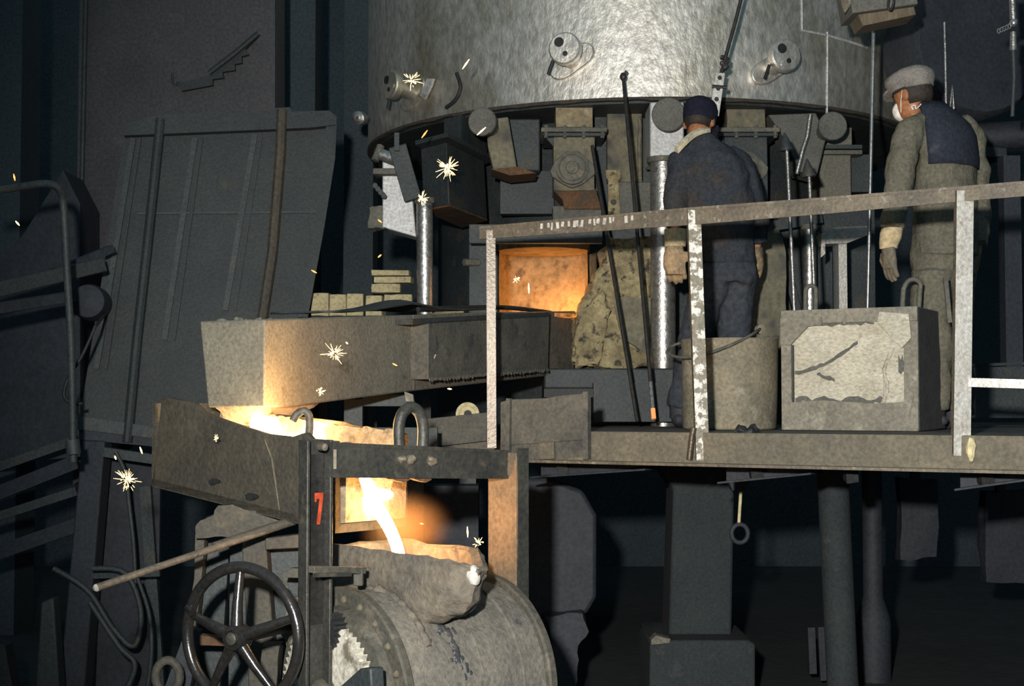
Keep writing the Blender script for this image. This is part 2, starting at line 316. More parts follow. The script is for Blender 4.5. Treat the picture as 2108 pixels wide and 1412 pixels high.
build(lpoly([(165, 885), (420, 915), (420, 930), (165, 905)], 0.03, 0.06), 'bottom_rail', M['bluegrey'], t)
t = thing('steel_trestle', 'dark steel trestle legs under the leaning ribbed sheet', 'trestle', P(220, 1412, 7.6))
build(poly([(168, 905), (216, 908), (172, 1440), (118, 1440)], 7.6, 0.15), 'leg', M['bluegrey'], t, bevel=0.01)
build(poly([(216, 930), (330, 948), (324, 1440), (196, 1440)], 7.9, 0.03), 'back_plate', M['bluegrey'], t)
build(MB().bar(P(216, 930, 7.55), P(420, 960, 7.55), 0.06, 0.05), 'crossbar', M['darksteel'], t)
build(MB().bar(P(300, 1000, 7.85), P(330, 1440, 7.85), 0.04, 0.06), 'leg', M['darksteel'], t)
build(MB().bar(P(190, 1185, 7.58), P(330, 1180, 7.58), 0.03, 0.03), 'crossbar', M['darksteel'], t)
for i, (pts, lb) in enumerate((
    ([(238, 930), (258, 975), (266, 1040), (275, 1120), (279, 1200)], 'thin dark rod hanging below the leaning sheet'),
    ([(110, 1170), (180, 1215), (230, 1290), (275, 1330), (290, 1260), (258, 1180), (190, 1170)], 'looped dark hose left of the handwheel, upper coil'),
    ([(185, 1240), (245, 1330), (278, 1370), (250, 1440)], 'slack dark hose hanging under the upper hose coil'),
    ([(283, 1190), (306, 1260), (312, 1340), (300, 1440)], 'thin dark cable dropping beside the hose coil'))):
    q = smoothpts([P(x, y, 7.45 - 0.04 * i) for x, y in pts], 6)
    build(MB().tube(q, 0.011 + 0.004 * (i in (1, 2)), 8), ('hanging_rod', 'hose', 'hose', 'hanging_cable')[i], M['darksteel'], smooth=60, label=lb, cat=('rod', 'hose', 'hose', 'cable')[i])

# left: bent handrail, beam, drum, dark machine body
t = thing('bent_pipe_rail', 'bent grey pipe handrail at the far left', 'handrail', P(150, 930, 6.6))
q = smoothpts([P(x, y, d) for x, y, d in ((-40, 398, 6.2), (40, 385, 6.4), (95, 378, 6.5), (122, 390, 6.55), (131, 430, 6.6), (138, 560, 6.62), (146, 700, 6.65), (149, 830, 6.68), (151, 950, 6.7))], 6)
build(MB().tube(q, 0.018, 10), 'pipe', M['darksteel'], t, smooth=60)
build(MB().cyl(P(149, 905, 6.66), P(152, 935, 6.66), 0.034, n=12), 'clamp', M['darksteel'], t)
t = thing('slanted_beam', 'slanted dark steel beam behind the bent handrail', 'beam', P(100, 600, 7.2))
build(MB().bar(P(-40, 605, 7.0), P(210, 545, 7.4), 0.10, 0.075), 'beam', M['panel'], t, bevel=0.006)
build(MB().bar(P(-40, 640, 7.05), P(150, 610, 7.4), 0.08, 0.06), 'beam', M['bluegrey'], t, bevel=0.006)
build(MB().bar(P(110, 560, 7.25), P(230, 512, 7.5), 0.05, 0.04), 'strap', M['bluegrey'], t)
build(MB().lathe(P(185, 622, 7.55), (0.15, -1, 0), [(0.02, 0.1), (0.085, 0.08), (0.095, 0.02), (0.095, -0.2)], 24), 'round_drum', M['bluegrey'], label='small round blue-grey drum beside the leaning sheet', cat='drum')
q = smoothpts([P(x, y, 6.95) for x, y in ((196, 672), (170, 730), (140, 780), (132, 815), (150, 832), (170, 830))], 6)
q = [P(222, 640, 7.72)] + q
build(MB().tube(q, 0.008, 8), 'hanging_cable', M['black'], smooth=60, label='thin black cable looped round the bent handrail', cat='cable')
t = thing('dark_hopper', 'large dark sloping hopper body at the far left', 'hopper', P(60, 1100, 8.6))
build(poly([(-60, 600), (50, 480), (130, 350), (165, 420), (165, 940), (-60, 960)], 8.7, 0.4), 'body', M['bluegrey'], t)
for k, (y0, y1) in enumerate(((975, 905), (1030, 950), (1075, 1010), (1150, 1080))):
    build(MB().bar(P(-40, y0, 8.2), P(160, y1, 8.2), 0.06, 0.05 + 0.03 * (k % 2)), 'slat', M['bluegrey' if k % 2 else 'darksteel'], t)
build(poly([(84, 1240), (110, 1230), (124, 1440), (70, 1440)], 7.3, 0.1), 'wedge_block', M['panel'], label='tall narrow grey wedge standing at lower left', cat='wedge', bevel=0.01)
build(poly([(-30, 1310), (10, 1330), (30, 1440), (-30, 1440)], 6.6, 0.1), 'dark_plate', M['black'], label='black plate in the lower left corner', cat='plate')

# ------------------------------------------------------------------ cupola furnace
FC = V((0.90, 10.0, 0)); FR = 1.91; FZ = P(1315, 201, 8.09).z
def shell(px, py, out=0.0, R=FR):
    r = ray(px, py); o = EYE - FC
    a = r.x ** 2 + r.y ** 2; b = 2 * (r.x * o.x + r.y * o.y); c = o.x ** 2 + o.y ** 2 - (R + out) ** 2
    disc = max(b * b - 4 * a * c, 0); return EYE + r * ((-b - math.sqrt(disc)) / (2 * a))
def rad(p): return V((p.x - FC.x, p.y - FC.y, 0)).normalized()
t = thing('cupola_furnace', 'large round aluminium-painted cupola furnace with peephole covers', 'furnace', FC + V((0, 0, 1.47)))
FUR = t
build(MB().lathe(FC + V((0, 0, FZ)), (0, 0, 1), [(FR - 0.03, 0.0), (FR, 0.0), (FR, 3.2), (FR - 0.03, 3.2), (FR - 0.03, 0.0)], 160, caps=False), 'shell', M['silver'], t, smooth=40)
mb = MB()
prof = []
for k in range(240):
    a = 2 * math.pi * k / 240; e = 0.012 * NZ.noise(V((a * 14, 0, 0))) + 0.006 * NZ.noise(V((a * 40, 3, 0)))
    prof.append((a, e))
mb.loft([[FC + V((math.cos(a) * r, math.sin(a) * r, FZ + z + (e if z < 0 else 0))) for a, e in prof] for r, z in ((FR - 0.035, 0.006), (FR + 0.004, 0.006), (FR + 0.004, -0.012), (FR - 0.035, -0.012))], caps=False, closed=True)
build(mb, 'rim', M['stain'], t)
build(MB().lathe(FC + V((0, 0, FZ - 0.02)), (0, 0, 1), [(1.2, 0), (FR - 0.05, 0), (FR - 0.05, 0.04), (1.2, 0.04)], 64), 'underside', M['darksteel'], t)
build(MB().lathe(FC + V((0, 0, 1.47)), (0, 0, 1), [(1.42, 0), (1.42, FZ - 1.47)], 64), 'well', M['darksteel'], t)
for pts in (((1703, 66), (1703, 130), (1702, 235)), ((1650, -40), (1651, 62)), ((1650, 62), (1700, 72), (1745, 85), (1785, 98))):
    build(MB().tube([shell(x, y) for x, y in pts], 0.008, 6), 'weld_seam', M['silver_matt'], t, smooth=60)
def peephole(cx, cy, s=1.0, par=t, handle=True):
    base = shell(cx + 8, cy + 22); n = rad(base); tn = V((-n.y, n.x, 0)); z = V((0, 0, 1))
    if tn.x < 0: tn = -tn
    fr = []
    for k in range(28):
        a = 2 * math.pi * k / 28; r = 0.085 + 0.05 * abs(math.cos(a)) ** 3
        q = base + (tn * math.cos(a) + z * math.sin(a) * 0.95) * r * s + z * 0.05 * math.cos(a) * s
        fr.append(V((FC.x, FC.y, q.z)) + rad(q) * (FR - 0.012))
    fl = build(MB().poly(fr, n * 0.045), 'peephole_flange', M['silver'], par, bevel=0.008)
    c0 = base - n * 0.02; c1 = base + n * 0.14 + z * 0.035 * s; ax = (n + z * 0.02).normalized()
    c = build(MB().cyl(c0, c1, 0.055 * s, n=20).lathe(c1, ax, [(0.08 * s, 0), (0.093 * s, 0.008), (0.093 * s, 0.05), (0.085 * s, 0.058)], 32), 'peephole_cover', M['silver'], par)
    f = c1 + ax * 0.0585
    ep = [f + (tn * math.cos(a) * 0.05 + z * (math.sin(a) * 0.022 + math.cos(a) * 0.022) - z * 0.035 + tn * 0.012) * s for a in [2 * math.pi * k / 16 for k in range(16)]]
    build(MB().poly(ep, ax * 0.008), 'pivot_plate', M['silver'], c)
    build(MB().cyl(f - ax * 0.004 + (z * 0.035 - tn * 0.03) * s, f + ax * 0.003 + (z * 0.035 - tn * 0.03) * s, 0.028 * s, n=16), 'sight_hole', M['black'], c)
    build(MB().cyl(f + (tn * 0.008 - z * 0.035) * s, f + ax * 0.0105 + (tn * 0.008 - z * 0.035) * s, 0.015 * s, n=12), 'pivot_hole', M['black'], c)
    if handle: build(MB().tube([c1 + (tn * -0.08 - z * 0.05) * s, c1 + (tn * -0.11 - z * 0.13) * s], 0.010 * s, 8), 'handle', M['black'], c)
peephole(1171, 106); peephole(1577, 120); peephole(848, 172, 0.95)
q = smoothpts([shell(x, y, 0.03) for x, y in ((940, 150), (948, 180), (938, 205), (918, 222))], 5)
build(MB().tube(q, 0.012, 8), 'bent_handle', M['black'], t, smooth=60)
build(MB().poly([shell(x, y, 0.01) for x, y in ((868, 196), (884, 163), (896, 163), (890, 180), (878, 205))], rad(shell(880, 180)) * 0.02), 'lug', M['silver_matt'], t)
for (x, y, d, r) in ((735, 243, 9.3, 0.045), (1788, 187, 9.15, 0.03), (1833, 196, 9.2, 0.045)):
    build(MB().lathe(P(x + 18, y, d), P(x, y, d - 0.12) - P(x + 18, y, d), [(r * 0.5, 0), (r * 0.5, 0.06), (r, 0.08), (r, 0.12), (r * 0.4, 0.14)], 16), 'valve_knob', M['silver_pipe'], t)

# --- tuyere assemblies under the shell
def tuyere(name, label, x0, x1, d, ytop, yfl, ylow, yend, mat1, mat2, cover=True, rust=True):
    t = thing(name, label, 'tuyere box', P((x0 + x1) / 2, yend, d + 0.15), group='tuyere boxes under the furnace shell')
    build(rect(x0 + 4, ytop, x1 - 4, yfl, d + 0.02, 0.3), 'upper_duct', mat1, t, rough=(0.008, 9, 3), bevel=0.004)
    build(rect(x0 - 26, yfl, x1 + 26, yfl + 9, d - 0.05, 0.4), 'flange', M['olive'], t, bevel=0.003)
    build(rect(x0 - 20, yfl + 11, x1 + 22, yfl + 18, d - 0.04, 0.4), 'flange', M['darksteel'], t, bevel=0.003)
    for k in range(4):
        x = x0 - 16 + k * (x1 - x0 + 32) / 3
        build(MB().cyl(P(x, yfl - 4, d - 0.03), P(x, yfl + 22, d - 0.03), 0.012, n=6), 'bolt', M['olive'], t)
    build(rect(x0, yfl + 18, x1, ylow, d, 0.3), 'lower_duct', mat2, t, rough=(0.006, 9, 2), bevel=0.004)
    build(MB().poly([P(x0 - 25, yfl + 12, d + 0.02), P(x0, yfl + 12, d + 0.02), P(x0, yfl + 40, d + 0.02)], (0, 0.04, 0)), 'gusset', M['darksteel'], t)
    if cover:
        cx, cy = (x0 + x1) / 2 - 4, yfl + 85; s = PS(d)
        rh = [P(cx + dx, cy + dy, d) for dx, dy in ((-46, 6), (-36, -14), (-14, -34), (14, -34), (34, -16), (48, -2), (46, 14), (20, 34), (0, 42), (-18, 34), (-42, 18))]
        cv = build(MB().poly([p - V((0, 0.03, 0)) for p in rh], (0, 0.05, 0)), 'cover_flange', M['olive'], t, bevel=0.006)
        build(MB().lathe(P(cx, cy, d - 0.03), (0, -1, 0.03), [(34 * s, 0), (34 * s, 0.03), (28 * s, 0.035), (26 * s, 0.028), (14 * s, 0.03), (12 * s, 0.04), (4 * s, 0.04)], 32), 'round_cover', M['olive'], cv)
        for dx in (-32, 33): build(MB().cyl(P(cx + dx, cy - 2, d - 0.02), P(cx + dx, cy - 2, d - 0.05), 4.5 * s, n=6), 'bolt', M['olive'], cv)
    if rust:
        build(poly([(x0, ylow), (x1 + 2, ylow - 4), (x1 + 14, yend), (x0 + 22, yend), (x0 + 18, (ylow + yend) / 2)], d + 0.02, 0.25), 'rusty_skirt', M['rust'], t)
        build(rect(x0 - 2, yend - 6, x1 + 14, yend + 32, d + 0.05, 0.2), 'foot_plate', M['olive'], t, bevel=0.003)
    return t
M['tan'] = mat('tan_flaking_block', (0.27, 0.22, 0.135), (0.17, 0.14, 0.09), 0.85, 0, 9, (0.40, 0.37, 0.30), 12, 0.64, 0.5, 40)
M['ochre'] = mat('ochre_grey_block', (0.17, 0.155, 0.105), (0.12, 0.11, 0.08), 0.85, 0, 7, (0.06, 0.06, 0.055), 10, 0.6, 0.4, 40)
tuyere('tuyere_box', 'tan tuyere box with round bolted cover and rusty skirt, centre of the furnace', 1140, 1224, 8.25, 212, 262, 392, 430, M['tan'], M['ochre'])
tuyere('tuyere_box', 'dull olive tuyere box just right of the man in the dark cap', 1492, 1580, 8.3, 218, 262, 425, 470, M['ochre'], M['darksteel'], True, False)
# ducts with round end caps
def capped(name, label, cap, rcap, body, bottom, d, m1, dd=0.28, neck=(0, 0)):
    t = thing(name, label, 'capped duct', P(cap[0], body[-1][1], d + 0.1), group='capped ducts under the furnace shell')
    build(poly(body, d, dd), 'duct', m1, t, bevel=0.008)
    s = PS(d); c = P(cap[0], cap[1], d - 0.16)
    q = P(cap[0] + neck[0], cap[1] + neck[1], d + 0.05)
    build(MB().cyl(q, c, rcap * 0.62 * s, n=20), 'neck', m1, t)
    build(MB().lathe(c, c - q, [(rcap * 0.8 * s, -0.01), (rcap * s, 0), (rcap * s, 0.03), (rcap * 0.93 * s, 0.036)], 28), 'round_cap', M['olive2'], t)
    if bottom: build(poly(bottom, d - 0.03, dd), 'bottom_lip', M['rust'], t)
M['olive2'] = mat('grey_olive_cap', (0.12, 0.12, 0.105), (0.09, 0.09, 0.08), 0.8, 0, 9, bump=0.4, bscale=90)
capped('capped_duct', 'slanted ochre duct with a dark round cap, left of the tuyere box', (995, 252), 29, [(1000, 246), (1046, 240), (1052, 275), (1064, 344), (1016, 350), (1004, 300)], [(1010, 348), (1064, 343), (1104, 356), (1050, 361)], 8.15, M['ochre'], neck=(18, 14))
capped('capped_duct', 'silver square duct with a round cap above the polished column', (1376, 236), 34, [(1338, 210), (1408, 210), (1408, 332), (1338, 332)], None, 8.05, M['silver_matt'], 0.3)
capped('capped_duct', 'grey Y-shaped duct with round cap near the right end of the shell', (1712, 261), 29, [(1582, 236), (1680, 232), (1702, 280), (1690, 330), (1682, 362), (1642, 352), (1638, 330), (1606, 270)], None, 8.35, M['darksteel2'] if 'darksteel2' in M else M['olive2'], 0.25, neck=(-18, 14))
build(path([(1668, 236), (1662, 280), (1652, 310), (1640, 358)], 8.3, 0.014, 8), 'bright_edge_bar', M['silver_pipe'], smooth=60, label='thin pale bar along the Y-shaped duct', cat='bar')
t = thing('side_duct', 'grey back panel beside the slanted ochre duct', 'duct panel', P(1100, 440, 8.6))
build(rect(1046, 244, 1112, 352, 8.42, 0.2), 'panel', M['darksteel'], t, bevel=0.01)
build(rect(1030, 352, 1140, 440, 8.6, 0.1), 'panel', M['darksteel'], t)
# panels of the well behind the pillar rods
t = thing('access_panel', 'ochre grey access panel behind the long iron rods', 'panel', P(1300, 440, 8.5))
build(rect(1250, 232, 1322, 375, 8.45, 0.08), 'panel', M['ochre'], t, bevel=0.008)
build(path([(1316, 245), (1318, 260), (1316, 300), (1318, 370)], 8.44, 0.012, 8), 'bead', M['ochre'], t, smooth=60)
build(rect(1254, 374, 1345, 440, 8.42, 0.08), 'panel', M['olive2'], t, bevel=0.008)
build(poly([(1247, 350), (1277, 350), (1279, 365), (1273, 372), (1277, 440), (1252, 440), (1252, 372), (1247, 362)], 8.38, 0.03), 'strap_plate', M['refr'], t)
build(MB().cyl(P(1263, 416, 8.40), P(1263, 416, 8.365), 0.018, n=10), 'bolt_hole', M['black'], t)
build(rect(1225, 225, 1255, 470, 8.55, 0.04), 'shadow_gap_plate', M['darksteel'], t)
# big dark hopper chute, left
z0 = 2.72; hb = [PZ(872, 430, z0), PZ(925, 420, z0), PZ(1003, 450, z0), PZ(950, 465, z0)]
t = thing('dark_chute', 'big dark box chute with rusty underside below the furnace shell', 'chute', hb[0])
top = [p + V((0, 0, 0.36)) + V((-0.02, 0.05, 0)) for p in hb]
build(MB().hexa(hb + top), 'body', M['darksteel'], t, bevel=0.006)
build(MB().hexa([p + V((0, 0, -0.012)) for p in hb] + [p + V((0, 0, -0.002)) for p in hb]), 'bottom_plate', M['rust'], t)
ctr = sum(hb, V()) / 4
build(MB().hexa([ctr + (p - ctr) * 1.25 + V((0, 0, 0.36)) for p in hb] + [ctr + (p - ctr) * 1.25 + V((0, 0, 0.385)) for p in hb]), 'flange', M['darksteel'], t)
build(MB().hexa([ctr + (p - ctr) * 0.7 + V((0.05, 0.22, 0.385)) for p in hb] + [ctr + (p - ctr) * 0.7 + V((0.05, 0.22, 0.58)) for p in hb]), 'neck', M['darksteel'], t)
build(MB().bar(P(818, 300, 7.85), P(850, 410, 7.95), 0.10, 0.03, (0, -1, 0)), 'side_arm', M['darksteel'], t, bevel=0.004)
build(MB().bar(P(812, 292, 7.82), P(822, 292, 7.82), 0.1, 0.02, (0, -1, 0)), 'arm_tip', M['darksteel'], t)
t = thing('silver_bracket', 'speckled silver block left of the polished short column', 'bracket', P(820, 480, 8.1))
build(poly([(787, 330), (832, 330), (850, 410), (857, 488), (787, 468)], 8.1, 0.2), 'block', M['silver_matt'], t, bevel=0.006)
build(rect(768, 346, 815, 358, 8.02, 0.15), 'flange', M['olive'], t, bevel=0.003)
build(MB().cyl(P(785, 318, 8.0), P(818, 330, 7.98), 0.034, n=14), 'pipe_stub', M['silver_pipe'], t)
build(MB().cyl(P(772, 330, 8.0), P(784, 300, 8.02), 0.022, n=10), 'lever', M['olive'], t)
for i in range(4): build(MB().cyl(P(770 + 6 * i, 380 + 7 * i, 8.0), P(772 + 6 * i, 382 + 7 * i, 7.95), 0.016, n=6), 'bolt', M['darksteel'], t)
build(rect(758, 425, 790, 470, 8.15, 0.1), 'rough_foot', M['olive'], t, rough=(0.02, 20, 3))
t = thing('silver_block', 'pale silver-grey tuyere block beside the Y-shaped duct', 'tuyere box', P(1735, 400, 8.6))
build(rect(1688, 318, 1752, 412, 8.6, 0.3), 'lower_block', M['silver_matt2'] if 'silver_matt2' in M else M['launder'], t, bevel=0.008)
build(rect(1700, 262, 1754, 298, 8.62, 0.3), 'upper_block', M['launder'], t, bevel=0.006)
build(rect(1690, 298, 1775, 306, 8.56, 0.4), 'flange', M['darksteel'], t)
build(rect(1690, 309, 1775, 317, 8.56, 0.4), 'flange', M['olive2'], t)
build(rect(1752, 318, 1790, 395, 8.7, 0.2), 'side_block', M['darksteel'], t)
# columns
for (x, y0, y1, d, rp, lb) in ((875, 415, 640, 8.05, 17, 'short silver-grey furnace column beside the firebricks'), (1365, 332, 770, 7.95, 26, 'tall polished silver furnace column behind the left man'), (1667, 470, 660, 8.5, 14, 'thin silver column between the two men')):
    t = thing('furnace_column', lb, 'column', P(x, y1, d), group='silver columns carrying the furnace')
    zf = P(x, 690, d).z if x < 1000 else 1.472
    build(MB().cyl(V((P(x, y1, d).x, d, zf)), P(x - 1, y0, d), rp * PS(d), n=28), 'pipe', M['silver_pipe'], t, smooth=60)
    build(MB().lathe(P(x - 1, y0, d), (0, 0, 1), [(rp * 1.25 * PS(d), -0.01), (rp * 1.25 * PS(d), 0.02)], 24), 'collar', M['olive'], t)
t = thing('tee_post', 'white-painted tee post behind the mould box', 'post', P(1733, 640, 8.0))
build(poly([(1726, 498), (1743, 498), (1745, 660), (1728, 660)], 8.0, 0.08), 'stem', M['postwhite'], t)
build(poly([(1692, 480), (1720, 468), (1788, 465), (1788, 483), (1745, 500), (1696, 502)], 7.95, 0.15), 'arm', M['postwhite'], t)
build(poly([(1692, 480), (1698, 480), (1699, 522), (1690, 530), (1690, 515)], 7.94, 0.02), 'hook', M['postwhite'], t)
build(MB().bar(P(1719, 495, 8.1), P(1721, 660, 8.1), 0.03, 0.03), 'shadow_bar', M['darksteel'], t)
build(poly([(1560, 490), (1600, 470), (1618, 520), (1618, 720), (1545, 720), (1552, 600)], 8.2, 0.3), 'rusty_column', M['ochre'], rough=(0.02, 6, 3), label='brown crusted column right of the left man', cat='column')
t = thing('dark_machine', 'dark machinery under the shell between the two men', 'machine', P(1700, 640, 8.9))
build(rect(1560, 415, 1800, 700, 8.8, 0.08), 'body', M['darksteel'], t)
build(MB().bar(P(1570, 470, 8.6), P(1690, 450, 8.6), 0.08, 0.06), 'beam', M['darksteel'], t)
build(MB().bar(P(1615, 540, 8.7), P(1640, 640, 8.7), 0.05, 0.05), 'strut', M['darksteel'], t)

# ------------------------------------------------------------------ hearth and refractory
s = PS(8.2); hc = P(1118, 640, 8.2)
t = thing('hearth_opening', 'round firebrick hearth opening glowing orange inside', 'hearth', hc)
arc = [math.pi * (-0.08 + 1.16 * k / 28) for k in range(29)]
def harc(r, y): c = P(1118, y, 8.2); return [c + V((math.cos(a) * r, math.sin(a) * r, 0)) for a in arc]
r0 = 94 * s; inner = [harc(r0 * (1 - 0.012 * abs(y - 575) / 65), y) for y in (660, 640, 610, 575, 545, 518)]
mb = MB(); n = len(arc)
vs = [p for r in inner for p in r]; o2 = [p + V((p.x - hc.x, p.y - hc.y, 0)).normalized() * 0.05 for p in vs]
fs = []
for i in range(5):
    for k in range(n - 1):
        a = i * n + k; fs += [(a, a + 1, a + n + 1, a + n), (a + 6 * n, a + n + 6 * n, a + n + 1 + 6 * n, a + 1 + 6 * n)]
mb.add(vs + o2, fs); build(mb, 'lining', M['hearth'], t, smooth=60)
build(MB().lathe(P(1118, 519, 8.2), (0, 0, 1), [(r0 * 1.03, 0), (r0 * 1.03, 0.06)], 32), 'roof_plate', M['hearth'], t)
build(MB().lathe(P(1118, 650, 8.2), (0, 0, 1), [(r0 * 1.02, -0.02), (r0 * 1.02, 0.0)], 32), 'molten_bath', M['hotedge'], t)
build(rect(966, 498, 1024, 668, 8.12, 0.25), 'jamb', M['darksteel'], t)
build(rect(966, 462, 1240, 500, 7.86, 0.06), 'lintel', M['darksteel'], t)
build(MB().cyl(P(955, 540, 8.05), P(985, 540, 8.1), 0.02, n=8), 'pin', M['olive'], t)
lamp('hearth_glow', P(1150, 634, 8.30), 3.6, ORANGE, 0.05)
lamp('hearth_glow', P(1110, 600, 8.12), 1.2, ORANGE, 0.05)
t = thing('refractory_pillar', 'crusted yellow-brown firebrick pillar right of the glowing hearth', 'pillar', P(1260, 760, 8.1))
mb = poly([(1256, 488), (1345, 486), (1345, 600), (1345, 742), (1300, 755), (1250, 758), (1200, 752), (1180, 740), (1192, 640), (1215, 590), (1240, 540)], 7.98, 0.2)
build(mb, 'body', M['refr'], t, rough=(0.045, 8, 9))
build(poly([(1262, 612), (1345, 612), (1345, 740), (1278, 690)], 7.955, 0.03), 'patch', M['ochre'], t, rough=(0.01, 12, 3))
build(poly([(1196, 640), (1240, 605), (1258, 640), (1232, 750), (1190, 752), (1184, 700)], 7.945, 0.08), 'crust', M['refr'], t, rough=(0.03, 16, 6))
t = thing('hearth_bed', 'dark steel bed under the refractory pillar', 'bed', P(1280, 860, 8.0))
build(rect(1120, 758, 1420, 800, 7.85, 0.6), 'bed', M['darksteel'], t, bevel=0.01)
build(rect(1120, 800, 1430, 818, 7.8, 0.6), 'ledge', M['black'], t)
build(rect(1222, 788, 1430, 868, 7.75, 0.4), 'apron', M['darksteel'], t)
# firebricks: each brick its own
brk = [(640, 603, 676, 650, 8.0), (678, 606, 712, 650, 8.0), (714, 604, 748, 650, 8.02), (752, 608, 786, 650, 8.0), (790, 606, 848, 630, 8.0), (765, 556, 842, 567, 8.1), (768, 569, 846, 582, 8.06), (764, 584, 824, 602, 8.04)]
lbl = ['leftmost upright yellow firebrick behind the launder', 'second upright yellow firebrick from the left', 'third upright yellow firebrick from the left', 'fourth upright yellow firebrick from the left', 'wide yellow firebrick against the short column', 'topmost flat firebrick of the small pile', 'middle flat firebrick of the small pile', 'lowest flat firebrick of the small pile']
for (a, b, c, d_, e), lb in zip(brk, lbl):
    build(rect(a, b, c, d_, e, 0.12, rz=random.uniform(-0.12, 0.12)), 'firebrick', M['firebrick'], rough=(0.006, 18, 3), bevel=0.004, label=lb, cat='brick', group='yellow firebricks behind the launder')
t = thing('brick_ledge', 'dark ledge carrying the yellow firebricks', 'ledge', P(770, 1412, 8.2))
build(rect(640, 652, 900, 690, 7.98, 0.35), 'shelf', M['darksteel'], t)
for x in (670, 770, 880): build(MB().bar(V((P(x, 690, 8.3).x, 8.25, 0.0)), V((P(x, 690, 8.3).x, 8.25, P(x, 688, 8.25).z)), 0.05, 0.05), 'leg', M['black'], t)

ZZ = V((0, 0, 1))
# ------------------------------------------------------------------ launder (upper spout)
LE = P(545, 838, 5.4); LV = V((0.419, 0.908, 0)); LN = V((0.908, -0.419, 0)); LW = V((-0.908, 0.419, 0))
LF = lambda x, y, o=0.0: PP(x, y, LE + LN * o, LN)
t = thing('launder', 'long pale iron launder sloping out from the glowing hearth', 'launder', LE)
fp = [(545, 657), (700, 652), (850, 648), (1000, 643), (1186, 640), (1182, 768), (1000, 788), (850, 805), (640, 832), (600, 838), (545, 839)]
fr = [LF(x, y) for x, y in fp]
bk = [p + LW * (0.305 if i in (0, 1, 2, 3, 4) else 0.265) for i, p in enumerate(fr)]
n = len(fr)
mb = MB().add(fr + bk, [tuple(range(n)), tuple(range(2 * n - 1, n - 1, -1))] + [(i, i + n, (i + 1) % n + n, (i + 1) % n) for i in range(n)])
build(mb, 'body', M['launder'], t, bevel=0.008)
# added plate over the hearth half: soot and flash falloff in its colour
build(MB().poly([LF(x, y, 0.004) for x, y in ((852, 649), (1180, 641), (1177, 766), (1000, 785), (852, 802))], -LN * 0.006), 'soot_falloff_plate', M['launderdark'], t)
mb = MB()
for k in range(60):
    u, w = random.random(), random.random()
    p = LF(470 + 130 * u, 655) if False else LF(547, 657) + LV * (0.45 * u) + LW * (0.03 + 0.25 * w)
    mb.ell(p + V((0, 0, 0.004)), [random.uniform(0.008, 0.022) * k2 for k2 in (1, 1, 0.5)], n=8, m=5)
o = build(mb, 'slag_crust', M['olive'], t, kind='stuff')
# refractory nozzle under the launder end
nz = LE + LV * 0.10 + LW * 0.15 + V((0, 0, -0.03))
nb = LE + LV * 0.02 + LW * 0.03
mb = MB().hexa([nb + LV * u + LW * w + ZZ * z for u, w, z in ((0.06, 0.03, -0.075), (0.20, 0.02, -0.06), (0.20, 0.2, -0.06), (0.06, 0.2, -0.075), (0.0, 0.0, 0.01), (0.46, 0.0, 0.03), (0.46, 0.22, 0.03), (0.0, 0.22, 0.01))])
build(mb, 'nozzle_lining', M['lining'], t, rough=(0.012, 14, 5))
# box bolted on the launder side
SB = lambda x, y: PP(x, y, LE + LN * 0.09, LN)
mb = MB().poly([SB(882, 662), (SB(1131, 648)), SB(1128, 760), SB(1000, 773), SB(882, 781)], -LN * 0.095)
b = build(mb, 'side_box', M['sidebox'], t, bevel=0.003)
build(MB().poly([SB(850, 657), SB(1131, 642), SB(1131, 652), SB(850, 668)], -LN * 0.12), 'top_strip', M['darksteel'], b)
mb = MB()
for k in range(70):
    x = 885 + 243 * k / 69; y = 781 - (x - 882) / 246 * 20.5
    mb.bar(SB(x, y - 2), SB(x + random.uniform(-1.5, 1.5), y + random.uniform(2, 6)), 0.006, 0.006)
build(mb, 'frayed_edge', M['sidebox'], b, kind='stuff')
build(MB().bar(SB(896, 730), SB(893, 738), 0.008, 0.004), 'chip', M['whitelead'], b)
t2 = thing('cover_sheet', 'thin buckled dark sheet laid on top of the launder', 'sheet', LF(860, 640))
mb = MB()
g = [[LF(690 + 330 * i / 14, 650 - 6 * i / 14) + LW * (0.02 + 0.30 * j / 5) + V((0, 0, 0.012 + 0.05 * math.exp(-((i - 7) / 2.2) ** 2) * (0.6 + 0.4 * math.sin(j)) + 0.006 * random.random())) for i in range(15)] for j in range(6)]
vs = [p for r in g for p in r]; fs = [(j * 15 + i, j * 15 + i + 1, (j + 1) * 15 + i + 1, (j + 1) * 15 + i) for j in range(5) for i in range(14)]
o = build(mb.add(vs, fs), 'sheet', M['darksteel'], t2, smooth=60); so = o.modifiers.new('solid', 'SOLIDIFY'); so.thickness = 0.008
build(MB().poly([LF(908, 646), LF(955, 644), LF(955, 640), LF(915, 641)], LW * 0.05), 'pale_scrap', M['firebrick'], t2)
build(MB().tube(smoothpts([LF(x, y) + LW * 0.05 for x, y in ((880, 636), (940, 634), (1040, 632), (1100, 636), (1150, 643))], 4), 0.012, 8), 'lip_bar', M['black'], t2, smooth=60)
t = thing('launder_support', 'dark steel bracket and shelf under the launder', 'bracket', P(800, 900, 6.7))
build(rect(708, 822, 746, 880, 6.6, 0.05), 'upright', M['darksteel'], t)
build(rect(746, 812, 838, 836, 6.6, 0.05), 'crosspiece', M['darksteel'], t)
build(rect(700, 880, 900, 960, 6.75, 0.05), 'shelf', M['darksteel'], t)
build(poly([(832, 806), (850, 812), (852, 828), (836, 826)], 5.2, 0.05), 'tongue', M['olive'], t)
